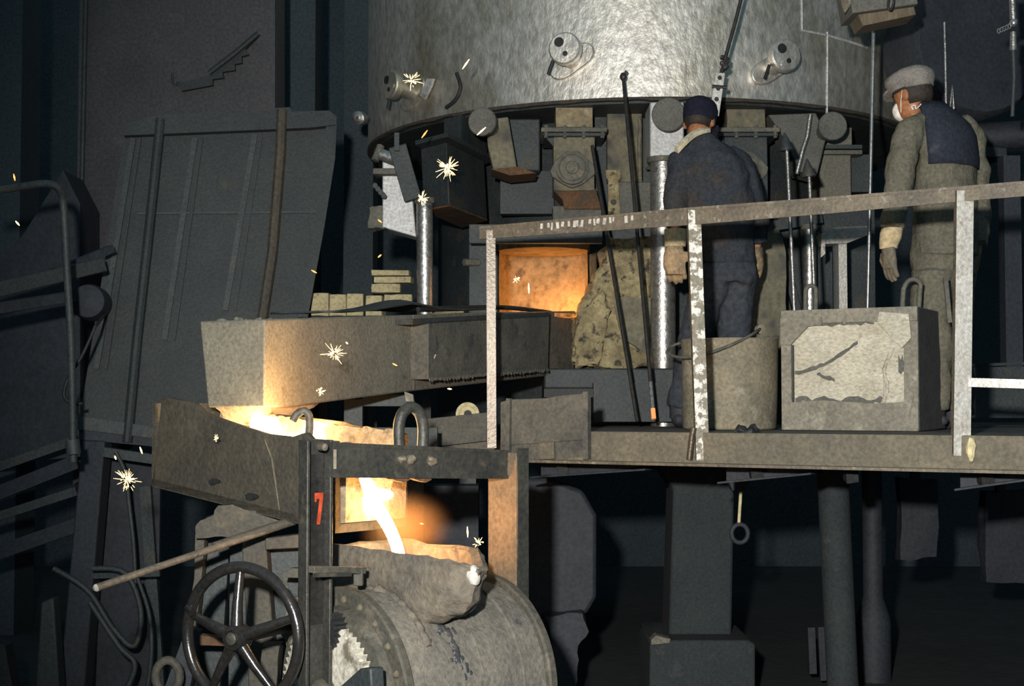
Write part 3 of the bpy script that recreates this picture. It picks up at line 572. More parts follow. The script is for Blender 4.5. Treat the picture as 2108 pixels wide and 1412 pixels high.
# ------------------------------------------------------------------ lower trough
TA = P(320, 1000, 5.5); TB = P(690, 1098, 4.85)
TU = V((TB.x - TA.x, TB.y - TA.y, 0)).normalized(); TP = V((-TU.y, TU.x, 0))
if TP.y < 0: TP = -TP
TN = -TP
TQ = lambda x, y, o=0.0: PP(x, y, TA + TP * o, TP)
t = thing('pouring_trough', 'brown-grey iron pouring trough between launder and ladle', 'trough', TA)
npl = [(318, 950), (332, 822), (345, 818), (400, 830), (420, 848), (450, 861), (500, 878), (548, 893), (600, 899), (628, 890), (640, 903), (690, 908), (690, 1098), (615, 1079), (312, 1001)]
build(MB().poly([TQ(x, y) for x, y in npl], TP * 0.025), 'near_side', M['trough'], t, bevel=0.004)
TWD = 0.35
npts = {k: TQ(*k) for k in ((312, 1001), (690, 1092))}
fl0, fl1 = TQ(312, 1001), TQ(690, 1098)
build(MB().hexa([fl0 + V((0, 0, 0.0)), fl1, fl1 + TP * TWD, fl0 + TP * TWD] + [p + V((0, 0, 0.03)) for p in (fl0, fl1, fl1 + TP * TWD, fl0 + TP * TWD)]), 'floor_plate', M['trough'], t)
def far(s, z): p = TA + TU * s + TP * TWD; return V((p.x, p.y, z))
Ltr = (V((TB.x, TB.y, 0)) - V((TA.x, TA.y, 0))).length
build(MB().poly([far(0, fl0.z), far(0, 1.60), far(0.2, 1.565), far(0.5, 1.545), far(0.7, 1.53), far(0.82, 1.505), far(Ltr, 1.47), far(Ltr, fl1.z)], -TP * 0.02), 'far_side', M['trough'], t)
build(MB().hexa([fl0, fl0 + TP * TWD, fl0 + TP * TWD + TU * 0.02, fl0 + TU * 0.02] + [V((p.x, p.y, 1.60)) for p in (fl0, fl0 + TP * TWD, fl0 + TP * TWD + TU * 0.02, fl0 + TU * 0.02)]), 'end_plate', M['trough'], t)
# fireclay lining: U section swept along the trough
sec = [(0.03, 1.0), (0.07, 1.02), (0.085, 0.55), (0.12, 0.30), (0.18, 0.22), (0.24, 0.30), (0.265, 0.55), (0.285, 1.02), (0.326, 1.0), (0.326, 0.0), (0.03, 0.0)]
rings = []
for i in range(26):
    f = i / 25; s = 0.03 + (Ltr + 0.02 - 0.03) * f; zb = fl0.z + (fl1.z - fl0.z) * f
    ht = 0.30 + 0.0 * f; rg = []
    for (w, h) in sec:
        top = 1.525 - 0.065 * f if w < 0.2 else 1.575 - 0.085 * f
        if w < 0.2 and f > 0.02: top = 1.50 - 0.045 * f
        z = zb + 0.03 + (top - zb - 0.03) * h
        p = TA + TU * s + TP * w; p = V((p.x, p.y, z))
        p += V((NZ.noise(p * 9), NZ.noise(p * 9 + V((5, 0, 0))), NZ.noise(p * 11 + V((0, 7, 0))))) * 0.012
        rg.append(p)
    rings.append(rg)
build(MB().loft(rings), 'fireclay_lining', M['lining'], t, smooth=50, rough=(0.012, 22, 1))
# scale and drips on the near side
for (x, y, w_, h_) in ((520, 1023, 15, 8), (442, 992, 12, 6)):
    build(MB().poly([TQ(x + w_ * math.cos(a) * (0.7 + 0.5 * random.random()), y + h_ * math.sin(a) * (0.7 + 0.6 * random.random())) for a in [k * 0.6283 for k in range(10)]], TN * 0.008), 'scab', M['black'], t)
build(MB().tube([TQ(x, y, -0.004) for x, y in ((545, 905), (560, 945), (568, 1000), (575, 1050))], [0.003, 0.005, 0.004, 0.003], 6), 'drip', M['stand0'], t, smooth=60)
build(MB().tube(smoothpts([P(x, y, 5.02) for x, y in ((603, 866), (612, 852), (626, 846), (636, 856), (637, 885), (633, 912))], 5), 0.014, 10), 'lifting_hook', M['rail'], t, smooth=60)
# molten iron falling from the launder into the trough
t = thing('molten_fall', 'white-hot molten iron splashing from launder into trough', 'molten metal', P(555, 900, 5.4))
mc = TA + TU * 0.48 + TP * 0.19
rings = []
for i in range(9):
    f = i / 8; zc = 1.545 - 0.20 * f; rr = 0.055 + 0.065 * f ** 1.5
    rings.append([V((mc.x, mc.y, zc)) + TU * (math.cos(a) * rr * 1.25 - 0.05 + 0.04 * f) + TP * (math.sin(a) * rr * 0.7) for a in [2 * math.pi * k / 20 for k in range(20)]])
build(MB().loft(rings), 'fall', M['molten'], t, rough=(0.03, 16, 1), smooth=60)
mb = MB()
for i in range(30):
    a = random.uniform(-1, 1); p = mc + TU * (a * 0.19 + 0.02) + TP * random.uniform(-0.08, 0.08); h = 0.085 * (1 - abs(a)) * random.uniform(0.5, 1)
    mb.lathe(V((p.x, p.y, 1.44)), (random.uniform(-0.5, 0.5), random.uniform(-0.3, 0.3), 1), [(0.03, -0.03), (0.036, 0.0), (0.022, h * 0.6), (0.004, h + 0.01)], 8)
build(mb, 'flame', M['molten'], t, smooth=80, kind='stuff')
fs = [TA + TU * s + TP * 0.19 for s in (0.12, 0.3, 0.5, 0.7, Ltr + 0.03)]
mb = MB(); rr = []
for i, p in enumerate(fs):
    f = (0.12, 0.3, 0.5, 0.7, Ltr)[i] / Ltr; z = fl0.z + (fl1.z - fl0.z) * f + 0.12
    w = 0.075 - 0.015 * f
    rr.append([V((p.x, p.y, z)) + TP * (math.cos(a) * w) + V((0, 0, math.sin(a) * 0.022)) for a in [2 * math.pi * k / 12 for k in range(12)]])
build(MB().loft(rr), 'trough_flow', M['molten'], t, smooth=60)
lamp('molten_light', P(650, 868, 5.33), 26, ORANGE, 0.06)
lamp('molten_light', P(520, 872, 5.45), 2.5, ORANGE, 0.05)
lamp('molten_light', TA + TU * (Ltr * 0.55) + TP * 0.19 + V((0, 0, 1.42 - TA.z)), 2.5, ORANGE, 0.05)

# ------------------------------------------------------------------ drum ladle
A0 = V((-0.537, 4.6, 0.655)); B0 = V((-0.085, 5.0, 0.655)); AX = (B0 - A0).normalized(); LL = (B0 - A0).length
TT = V((AX.y, -AX.x, 0)); ZZ = V((0, 0, 1))
def LP(a, tt, z): p = A0 + AX * a + TT * tt; return V((p.x, p.y, z))
lad = thing('drum_ladle', 'horizontal drum ladle with wide clay mouth catching molten iron', 'ladle', A0 - ZZ * 0.36)
build(MB().lathe(A0, AX, [(0.05, 0.0), (0.325, 0.0), (0.333, 0.03), (0.337, LL * 0.25), (0.340, LL * 0.5), (0.337, LL * 0.75), (0.333, LL - 0.03), (0.05, LL - 0.03)], 96), 'drum', M['ladle'], lad, smooth=40, rough=(0.004, 9, 0))
for (a, b_) in ((-0.012, 0.022), (LL - 0.03, LL + 0.006)):
    fl = build(MB().lathe(A0 + AX * a, AX, [(0.27, 0), (0.348, 0), (0.355, 0.006), (0.355, b_ - a - 0.006), (0.348, b_ - a), (0.27, b_ - a)], 96), 'end_flange', M['flange'], lad, smooth=40)
    for k in range(22):
        ang = 2 * math.pi * k / 22 + 0.1; q = A0 + AX * a + (TT * math.cos(ang) + ZZ * math.sin(ang)) * 0.318
        build(MB().lathe(q + AX * 0.004, -AX, [(0.013, 0), (0.013, 0.008), (0.006, 0.016)], 7), 'bolt', M['stand0'], fl)
        if a > 0.1: 
            q = A0 + AX * (a - 0.0) + (TT * math.cos(ang) + ZZ * math.sin(ang)) * 0.349
for a in (0.30, 0.47):
    build(MB().lathe(A0 + AX * a, AX, [(0.334, 0), (0.3425, 0.003), (0.3425, 0.008), (0.334, 0.011)], 96), 'seam', M['ladle'], lad, smooth=40)
# cover ring, gear wheel, pinion
build(MB().lathe(A0 + AX * -0.045, AX, [(0.270, 0), (0.288, 0.004), (0.298, 0.035), (0.270, 0.035)], 72), 'guard_ring', M['flange'], lad, smooth=40)
gp = []
NT = 64; GR = 0.252
for k in range(NT):
    for f, r in ((0.0, GR - 0.016), (0.22, GR - 0.013), (0.42, GR), (0.58, GR), (0.78, GR - 0.013)):
        a = 2 * math.pi * (k + f) / NT; gp.append(A0 + AX * -0.075 + (TT * math.cos(a) + ZZ * math.sin(a)) * r)
build(MB().poly(gp, AX * 0.03), 'gear_wheel', M['geardirty'], lad)
build(MB().lathe(A0 + AX * -0.04, AX, [(0.05, 0.0), (0.272, 0.0), (0.272, 0.03)], 64), 'end_disc', M['black'], lad)
build(MB().lathe(A0 + AX * -0.14, AX, [(0.02, 0), (0.06, 0.004), (0.075, 0.02), (0.08, 0.07), (0.11, 0.07)], 32), 'hub', M['flange'], lad, smooth=40)
pp = []; pc = PP(672, 1300, A0 + AX * -0.09, AX)
for k in range(18):
    for f, r in ((0.0, 0.045), (0.25, 0.046), (0.42, 0.058), (0.58, 0.058), (0.8, 0.046)):
        a = 2 * math.pi * (k + f) / 18; pp.append(pc + (TT * math.cos(a) + ZZ * math.sin(a)) * r)
build(MB().poly(pp, AX * 0.05), 'pinion', M['black'], lad)
build(MB().poly([PP(x, y, A0 + AX * -0.16, AX) for x, y in ((700, 1412), (740, 1376), (762, 1376), (766, 1440), (690, 1440))], AX * 0.05), 'bearing_bracket', M['darksteel'], lad, bevel=0.006)
# clay mouth: hollow tapered jug-like hopper
topo = [(0.13, -0.28), (0.13, 0.10), (0.14, 0.36), (0.19, 0.43), (0.25, 0.40), (0.34, 0.28), (0.42, 0.16), (0.42, -0.28)]
def mring(sc_t, sc_in, z, lip=0.0, jit=0.004):
    r = []
    for (a, q) in topo:
        q2 = q * sc_t if q > 0 else q * (0.9 + 0.1 * sc_t)
        a2 = 0.27 + (a - 0.27) * sc_in; q3 = q2 * sc_in
        p = LP(a2, q3, z - (0.025 if (q > 0.38 and lip) else 0)); p += V((NZ.noise(p * 30), 0, NZ.noise(p * 25 + V((3, 3, 3))))) * jit
        r.append(p)
    return r
rings = [mring(0.42, 0.97, 0.84), mring(0.56, 0.98, 0.905), mring(0.84, 0.99, 0.94), mring(0.95, 1.0, 0.99), mring(1.0, 1.01, 1.06), mring(1.0, 1.03, 1.105, 1), mring(1.0, 0.97, 1.118, 1), mring(0.98, 0.86, 1.110, 1), mring(0.85, 0.80, 1.02), mring(0.6, 0.7, 0.92)]
build(MB().loft(rings), 'mouth', M['mouth'], lad, smooth=45, rough=(0.014, 18, 4))
build(MB().loft([mring(0.9, 0.82, 1.055), mring(0.9, 0.80, 1.062)]), 'molten_bath', M['hotedge'], lad)
mb = MB()
for (a, q, z, r) in ((0.19, 0.415, 1.07, 0.026), (0.205, 0.395, 1.045, 0.022)): mb.ell(LP(a, q, z), (r, r, r * 1.2), n=14, m=8)
build(mb, 'lip_clay', M['whitelead'], lad, rough=(0.008, 40, 1), smooth=60)
q = []
for k in range(24):
    ang = math.radians(100 - 66 * k / 23); q.append(A0 + AX * 0.122 + (TT * math.cos(ang) + ZZ * math.sin(ang)) * 0.336)
build(MB().tube(q, [0.010 + 0.008 * abs(NZ.noise(V((k * 0.7, 0, 0)))) for k in range(24)], 8), 'clay_fillet', M['mouth'], lad, smooth=80, rough=(0.008, 40, 1))
mb = MB()
for k in range(70):
    f = random.random(); ang = math.radians(46 - 62 * f + random.gauss(0, 2)); cc = A0 + AX * (0.20 + 0.07 * f + random.gauss(0, 0.014)); rd = TT * math.cos(ang) + ZZ * math.sin(ang)
    sz = random.uniform(0.004, 0.013); tg = rd.cross(AX)
    mb.ell(cc + rd * 0.336, (sz, sz * random.uniform(0.8, 2.2), 0.004), Matrix((AX, tg, rd)).transposed(), n=7, m=5)
build(mb, 'slag_run', M['slag'], lad, smooth=80, kind='stuff')
# stream
t = thing('molten_stream', 'white-hot stream of molten iron pouring into the ladle', 'molten metal', P(822, 1135, 4.85))
st = [(738, 1004, 4.98, 0.036), (752, 1020, 4.96, 0.034), (768, 1038, 4.94, 0.030), (786, 1060, 4.92, 0.024), (800, 1084, 4.90, 0.0215), (811, 1108, 4.885, 0.0205), (819, 1132, 4.87, 0.021), (824, 1160, 4.86, 0.022)]
q = [P(x, y, d) for x, y, d, r in st]; q = smoothpts(q, 3)
rs = [st[min(i // 3, 7)][3] + (st[min(i // 3 + 1, 7)][3] - st[min(i // 3, 7)][3]) * (i % 3) / 3 for i in range(len(q))]
build(MB().tube(q, rs, 14), 'stream', M['stream'], t, smooth=60)
mb = MB().ell(P(742, 1010, 5.0), (0.05, 0.03, 0.055), n=14, m=9).ell(P(735, 985, 5.03), (0.035, 0.03, 0.06), n=12, m=8)
build(mb, 'lip_pool', M['molten'], t, smooth=80, rough=(0.012, 30, 1))
lamp('stream_light', P(815, 1080, 4.80), 7, ORANGE, 0.04)
lamp('bath_light', LP(0.27, -0.05, 1.16), 4, (1.0, 0.42, 0.1), 0.03)

fm = bpy.data.materials.new('lit_fume'); fm.use_nodes = True; fn = fm.node_tree; fn.nodes.remove(fn.nodes['Principled BSDF'])
vp = fn.nodes.new('ShaderNodeVolumePrincipled'); vp.inputs['Color'].default_value = (1.0, 0.55, 0.25, 1); vp.inputs['Density'].default_value = 2.2
ftc = fn.nodes.new('ShaderNodeTexCoord'); fsb = fn.nodes.new('ShaderNodeVectorMath'); fsb.operation = 'SUBTRACT'; fsb.inputs[1].default_value = (0.5, 0.5, 0.5)
fln = fn.nodes.new('ShaderNodeVectorMath'); fln.operation = 'LENGTH'; fn.links.new(ftc.outputs['Generated'], fsb.inputs[0]); fn.links.new(fsb.outputs[0], fln.inputs[0])
fr_ = fn.nodes.new('ShaderNodeMapRange'); fr_.interpolation_type = 'SMOOTHERSTEP'
for k_, v_ in (('From Min', 0.05), ('From Max', 0.5), ('To Min', 3.2), ('To Max', 0.0)): fr_.inputs[k_].default_value = v_
fn.links.new(fln.outputs['Value'], fr_.inputs['Value']); fn.links.new(fr_.outputs['Result'], vp.inputs['Density']); fn.links.new(vp.outputs['Volume'], fn.nodes['Material Output'].inputs['Volume'])
build(MB().ell(P(836, 1085, 5.0), (0.19, 0.15, 0.145), n=24, m=16), 'fume', fm, smooth=180, label='orange-lit fume drifting beside the pouring stream', cat='smoke', kind='stuff')
# ------------------------------------------------------------------ ladle hanger (bail)
BQ = lambda x, y, o=0.0: PP(x, y, A0 + TT * o, TT)
t = thing('ladle_hanger', 'black steel ladle hanger frame with lifting ring and painted 7', 'ladle hanger', BQ(650, 1412))
pl = A0 - AX * 0.13; pl.z = 0; zt = BQ(650, 905).z
def chan(c, wid, dep, z0, z1, th=0.012):
    mb = MB()
    for s in (-1, 1): mb.box(V((c.x, c.y, (z0 + z1) / 2)) + AX * s * (wid / 2 - th / 2) + TT * dep / 2, (th, dep, z1 - z0), R=Matrix((AX, -TT, ZZ)).transposed())
    mb.box(V((c.x, c.y, (z0 + z1) / 2)) + TT * th / 2, (wid, th, z1 - z0), R=Matrix((AX, -TT, ZZ)).transposed()); return mb
M['hanger'] = mat('dusty_black_hanger', (0.055, 0.054, 0.046), (0.030, 0.031, 0.030), 0.5, 0.3, 6, (0.09, 0.08, 0.06), 9, 0.64, 0.3, 60)
po = build(chan(pl, 0.098, 0.05, 0.3, zt), 'post', M['hanger'], t, bevel=0.003)
build(MB().box(V((pl.x, pl.y, (zt + 0.9) / 2 - 0.02)) + TT * 0.014, (0.07, 0.004, zt - 0.95), R=Matrix((AX, -TT, ZZ)).transposed()), 'web_shade', M['gloss'], po)  # black sheet stands in for the shadow inside the channel
# numeral 7 as two strokes
w0 = pl + TT * 0.017; c7 = BQ(654, 1047, 0.02); c7 = V((w0.x, w0.y, c7.z))
sv = [(-0.021, 0.046), (0.022, 0.046), (0.022, 0.030), (0.006, -0.046), (-0.010, -0.046), (0.004, 0.028), (-0.012, 0.028), (-0.012, 0.020), (-0.021, 0.020)]
build(MB().poly([c7 + AX * (a * 0.72 + 0.016) + ZZ * b * 1.08 for a, b in sv], TT * 0.002), 'numeral_seven', M['red'], po, smooth=0)
pr = B0 + AX * 0.055; pr.z = 0
M['hangerlit'] = mat('flame_lit_hanger_post', (0.17, 0.12, 0.075), (0.12, 0.09, 0.06), 0.7, 0.1, 7, (0.08, 0.065, 0.05), 9, 0.66, 0.35, 60)  # brown puts the flame's light into this post's colour
R3 = Matrix((AX, -TT, ZZ)).transposed(); zr = BQ(1040, 930).z
p2 = build(MB().box(V((pr.x, pr.y, (zr + 0.5) / 2)) + TT * 0.03 - AX * 0.005, (0.02, 0.15, zr - 0.5), R=R3), 'post', M['hangerlit'], t, bevel=0.002)
build(MB().box(V((pr.x, pr.y, (zr + 0.5) / 2)) + TT * 0.108 + AX * 0.012, (0.05, 0.008, zr - 0.5 + 0.03), R=R3), 'post_edge', M['hanger'], p2)
c0, c1 = BQ(684, 914, 0.06), BQ(1046, 930, 0.06); e0, e1 = BQ(684, 979, 0.06), BQ(1046, 982, 0.06)
bm_ = build(MB().hexa([e0 - TT * 0.012, e1 - TT * 0.012, e1, e0, c0 - TT * 0.012, c1 - TT * 0.012, c1, c0]), 'crossbeam', M['hanger'], t)
for (u0, u1, nm) in ((c0, c1, 'beam_flange'), (e0, e1, 'beam_flange')):
    build(MB().hexa([u0 - TT * 0.07 - ZZ * 0.006, u1 - TT * 0.07 - ZZ * 0.006, u1 + TT * 0.004 - ZZ * 0.006, u0 + TT * 0.004 - ZZ * 0.006, u0 - TT * 0.07 + ZZ * 0.006, u1 - TT * 0.07 + ZZ * 0.006, u1 + TT * 0.004 + ZZ * 0.006, u0 + TT * 0.004 + ZZ * 0.006]), nm, M['hanger'], bm_)
for x, y, r in ((828, 945, 0.014), (845, 946, 0.016), (888, 948, 0.015)):
    build(MB().ell(BQ(x, y, 0.062), (r * 1.3, r, r), n=10, m=6), 'rivet', M['rail'], bm_, rough=(0.006, 60, 1))
for x0, x1 in ((804, 845), (850, 890)):
    build(MB().poly([BQ(x, y, 0.05) for x, y in ((x0, 978), (x1, 979), (x1 - 2, 988), (x1 - 12, 993), (x0 + 14, 990), (x0 + 3, 986))], -TT * 0.03), 'drip_plate', M['rust'], bm_)
q = smoothpts([BQ(x, y, 0.02) for x, y in ((822, 918), (821, 880), (828, 852), (846, 838), (863, 850), (871, 880), (870, 918))], 5)
build(MB().tube(q, 0.0195, 12), 'lifting_ring', M['hanger'], t, smooth=60)
build(MB().bar(BQ(640, 1172, 0.09), BQ(748, 1174, 0.06), 0.03, 0.022), 'latch_bar', M['flange'], t, bevel=0.003)
build(MB().bar(BQ(646, 1184, 0.11), BQ(722, 1182, 0.10), 0.012, 0.012), 'latch_rod', M['hanger'], t)
build(MB().bar(BQ(738, 1168, 0.06), BQ(738, 1205, 0.06), 0.03, 0.03, (1, 0, 0)), 'latch_foot', M['flange'], t, bevel=0.003)
build(MB().lathe(BQ(665, 920, 0.09), TT, [(0.012, -0.02), (0.012, 0.01)], 10), 'bolt', M['rail'], t)
build(MB().bar(BQ(690, 925, 0.065), BQ(690, 965, 0.065), 0.01, 0.01, (1, 0, 0)), 'weld_bead', M['rail'], t)

# ------------------------------------------------------------------ handwheel, stand, lever
wn = V((-0.45, -0.89, 0)).normalized(); wt = V((-wn.y, wn.x, 0)); wc = P(498, 1310, 4.5); WR = 0.2165
t = thing('handwheel', 'glossy black five-spoke handwheel in the lower left foreground', 'handwheel', wc - ZZ * 0.23)
if wt.x < 0: wt = -wt
build(MB().tube([wc + (wt * math.cos(a) + ZZ * math.sin(a)) * WR for a in [2 * math.pi * k / 72 for k in range(72)]], 0.0185, 16, closed=True), 'rim', M['gloss'], t, smooth=60)
hub = wc + wn * 0.035
for k in range(5):
    a = math.radians(92 + 72 * k); d = wt * math.cos(a) + ZZ * math.sin(a)
    build(MB().tube([hub + d * 0.02 - wn * 0.01, hub + d * 0.10 - wn * 0.015, wc + d * (WR - 0.008)], [0.021, 0.017, 0.013], 10), 'spoke', M['gloss'], t, smooth=60)
build(MB().lathe(hub - wn * 0.05, wn, [(0.02, 0), (0.04, 0.01), (0.043, 0.05), (0.036, 0.065), (0.026, 0.066), (0.026, 0.056), (0.02, 0.056)], 24), 'hub', M['gloss'], t, smooth=40)
build(MB().lathe(hub, wn, [(0.02, 0), (0.02, 0.022), (0.014, 0.026)], 12), 'shaft_end', M['hanger'], t)
build(MB().cyl(hub - wn * 0.05, hub - wn * 0.32, 0.022, n=12), 'shaft', M['hanger'], t)
build(MB().tube([wc + (wt * math.cos(2.78) + ZZ * math.sin(2.78)) * (WR + 0.005) + wn * 0.01, wc + (wt * math.cos(2.78) + ZZ * math.sin(2.78)) * (WR - 0.03) + wn * 0.03], 0.012, 8), 'grip_stub', M['gloss'], t)
t = thing('trough_stand', 'dark iron stand carrying the pouring trough behind the handwheel', 'stand', P(490, 1412, 5.2))
M['stand'] = mat('brown_grey_stand', (0.075, 0.068, 0.052), (0.05, 0.047, 0.04), 0.75, 0.1, 6, (0.10, 0.085, 0.055), 8, 0.64, 0.35, 60)
build(poly([(402, 1085), (412, 1070), (440, 1060), (450, 1042), (478, 1038), (500, 1050), (560, 1062), (612, 1074), (560, 1092), (470, 1104), (402, 1108)], 5.12, 0.3), 'saddle', M['stand'], t, rough=(0.012, 16, 4))
build(poly([(402, 1100), (422, 1100), (414, 1200), (400, 1320), (398, 1440), (376, 1440), (380, 1310), (400, 1190)], 5.2, 0.06), 'side_leg', M['stand'], t)
build(poly([(422, 1118), (472, 1118), (460, 1300), (450, 1440), (398, 1440), (410, 1250)], 5.3, 0.03), 'back_plate', M['darksteel'], t)
build(poly([(496, 1105), (546, 1100), (560, 1280), (566, 1440), (512, 1440), (505, 1250)], 5.15, 0.08), 'centre_post', M['stand'], t, bevel=0.006)
build(poly([(474, 1120), (500, 1112), (520, 1280), (515, 1440), (470, 1440)], 5.22, 0.05), 'brace', M['darksteel'], t)
build(poly([(546, 1108), (616, 1100), (616, 1128), (546, 1132)], 5.1, 0.06), 'crossbar', M['stand'], t, bevel=0.004)
build(poly([(556, 1130), (616, 1130), (612, 1250), (585, 1330), (566, 1330)], 5.25, 0.04), 'gusset', M['darksteel'], t)
build(poly([(575, 1296), (590, 1262), (608, 1232), (625, 1225), (625, 1310), (590, 1330)], 5.0, 0.05), 'clay_lump', M['mouth'], t, rough=(0.01, 20, 4))
build(poly([(410, 1308), (482, 1316), (482, 1330), (410, 1328)], 5.0, 0.05), 'rust_bar', M['rust'], t)
build(poly([(540, 1330), (575, 1330), (565, 1440), (532, 1440)], 4.95, 0.1), 'bearing', M['stand'], t, rough=(0.008, 16, 3))
build(poly([(385, 1290), (412, 1300), (405, 1345), (386, 1440), (330, 1440)], 5.1, 0.05), 'foot_plate', M['bluegrey'], t)
build(poly([(600, 1170), (625, 1170), (625, 1190), (582, 1188), (584, 1180)], 5.0, 0.04), 'lug', M['stand'], t)
build(MB().tube([P(345, 1392, 5.0) + V((0.042 * math.cos(a), 0, 0.055 * math.sin(a))) for a in [2 * math.pi * k / 24 for k in range(24)]], 0.016, 8, closed=True), 'shackle_ring', M['stand'], label='oval iron ring at the foot of the trough stand', cat='ring', smooth=60)
t = thing('lever_bar', 'long rusty lever bar reaching left from the trough stand', 'lever', P(400, 1150, 4.85))
build(MB().cyl(P(200, 1209, 4.6), P(614, 1070, 5.05), 0.0125, n=12), 'bar', M['rail'], t, smooth=60)
build(MB().lathe(P(198, 1210, 4.6), P(198, 1210, 4.6) - P(614, 1070, 5.05), [(0.0128, -0.01), (0.0128, 0.002), (0.008, 0.008)], 12), 'bright_tip', M['whitelead'], t)
build(MB().cyl(P(440, 1126, 4.86), P(614, 1068, 5.05), 0.017, n=12), 'sleeve', M['stand'], t, smooth=60)

# ------------------------------------------------------------------ working platform
DZ = 1.472; R0 = V((-0.121, 6.55, 0)); RD = V((0.871, -0.492, 0)).normalized(); RN = V((-RD.y, RD.x, 0)).normalized()
if RN.y < 0: RN = -RN
def RL(px):   # point of the rail line seen at column px
    k = (px - W / 2) / FPX; s = (k * R0.y - R0.x) / (RD.x - k * RD.y); return R0 + RD * s
t = thing('work_platform', 'steel working platform deck with ochre-dusted edge beam', 'platform', RL(1500) + V((0, 0, DZ - 0.12)))
a, b = RL(1040), R0 + RD * 3.4
bk = [V((3.6, 9.6, 0)), V((-0.1, 9.6, 0))]
c4 = [V((p.x, p.y, DZ - 0.02)) for p in (a, b, bk[0], bk[1])]
build(MB().hexa(c4 + [p + ZZ * 0.02 for p in c4]), 'deck_plate', M['deck'], t)
fz0 = DZ - 0.125
f4 = [V((p.x, p.y, fz0)) for p in (a - RN * 0.03, b - RN * 0.03, b + RN * 0.0, a + RN * 0.0)]
build(MB().hexa(f4 + [p + ZZ * 0.13 for p in f4]), 'edge_beam', M['fascia'], t, bevel=0.004)
RQ = lambda x, y, o=0.0: PP(x, y, R0 - RN * o, RN)
build(MB().poly([RQ(x, y, 0.05) for x, y in ((1040, 884), (1040, 952), (1120, 952), (1120, 930), (1030, 940), (1030, 884))], RN * 0.02) if False else MB().bar(RL(1050) + V((0, 0, fz0 - 0.006)) - RN * 0.03, RL(2400) + V((0, 0, fz0 - 0.006)) - RN * 0.03, 0.05, 0.012), 'beam_foot', M['rail'], t)
for (x0, x1) in ((1060, 1300), (1450, 1645), (1945, 2108)):
    q0, q1 = RL(x0) + RN * 0.25, RL(x1) + RN * 0.25
    build(MB().hexa([V((p.x, p.y, z)) for p, z in ((q0, fz0 - 0.09), (q1, fz0 - 0.045), (q1 + RN * 0.05, fz0 - 0.045), (q0 + RN * 0.05, fz0 - 0.09), (q0, fz0 + 0.02), (q1, fz0 + 0.02), (q1 + RN * 0.05, fz0 + 0.02), (q0 + RN * 0.05, fz0 + 0.02))]), 'bracket', M['bluegrey'], t)
    build(MB().bar(q0 + V((0, 0, fz0 - 0.09)) - RN * 0.05, q1 + V((0, 0, fz0 - 0.04)) - RN * 0.05, 0.12, 0.008), 'bracket_flange', M['bluegrey'], t)
for x in (1108, 1515, 1715, 2000):
    build(MB().bar(RL(x) + V((0, 0, fz0 + 0.06)) + RN * 0.2, RL(x) + V((0, 0, fz0 - 0.07)) + RN * 0.24, 0.05, 0.06, (0, 1, 0)), 'dark_notch', M['black'], t)  # black blocks added for the dark of notches in the brackets
# upright dusty plates standing at the deck edge
t = thing('kick_plate', 'brown-grey upright steel plate at the left deck edge', 'plate', RQ(1120, 930, 0.04))
build(MB().poly([RQ(x, y, 0.05) for x, y in ((1030, 828), (1048, 822), (1120, 820), (1150, 815), (1198, 810), (1212, 808), (1212, 905), (1204, 905), (1110, 912), (1030, 918))], -RN * -0.015), 'plate', M['sidebox'], t, bevel=0.002)
build(MB().bar(RQ(1208, 806, 0.06), RQ(1208, 945, 0.06), 0.025, 0.03, RN), 'edge_angle', M['sidebox'], t)
build(MB().bar(RQ(1048, 820, 0.06), RQ(1046, 940, 0.06), 0.02, 0.02, RN), 'edge_angle', M['sidebox'], t)
build(MB().poly([RQ(x, y, 0.06) for x, y in ((1110, 912), (1140, 910), (1141, 944), (1112, 946))], RN * 0.01), 'patch', M['fascia'], t)
build(MB().poly([RQ(x, y, 0.035) for x, y in ((1030, 916), (1204, 905), (1204, 940), (1030, 952))], RN * 0.02), 'lower_plate', M['sidebox'], t)
t = thing('plank_guard', 'low brown plank guard behind the lifting ring', 'plank', P(940, 910, 7.3))
build(poly([(878, 862), (1000, 849), (1024, 845), (1024, 905), (878, 922)], 7.3, 0.04), 'board', M['sidebox'], t, bevel=0.003)
build(poly([(878, 918), (1030, 905), (1030, 925), (878, 940)], 7.35, 0.04), 'board', M['launderdark'], t)
build(poly([(1010, 850), (1018, 850), (1018, 910), (1012, 912)], 7.28, 0.02), 'pale_drip', M['cream'], t)
t = thing('cream_roller', 'cream ring-shaped roller end above the plank guard', 'roller', P(963, 850, 7.5))
s = PS(7.5)
build(MB().lathe(P(963, 852, 7.5), (0, -1, 0), [(9 * s, 0), (24 * s, 0), (24 * s, 0.05), (17 * s, 0.055), (16 * s, 0.05), (9 * s, 0.05)], 32), 'ring', M['cream'], t, smooth=40)
build(MB().cyl(P(963, 852, 7.78), P(963, 852, 7.44), 8 * s, n=16), 'axle', M['black'], t)
build(rect(945, 868, 980, 1440, 7.74, 0.05), 'pedestal', M['darksteel'], t)

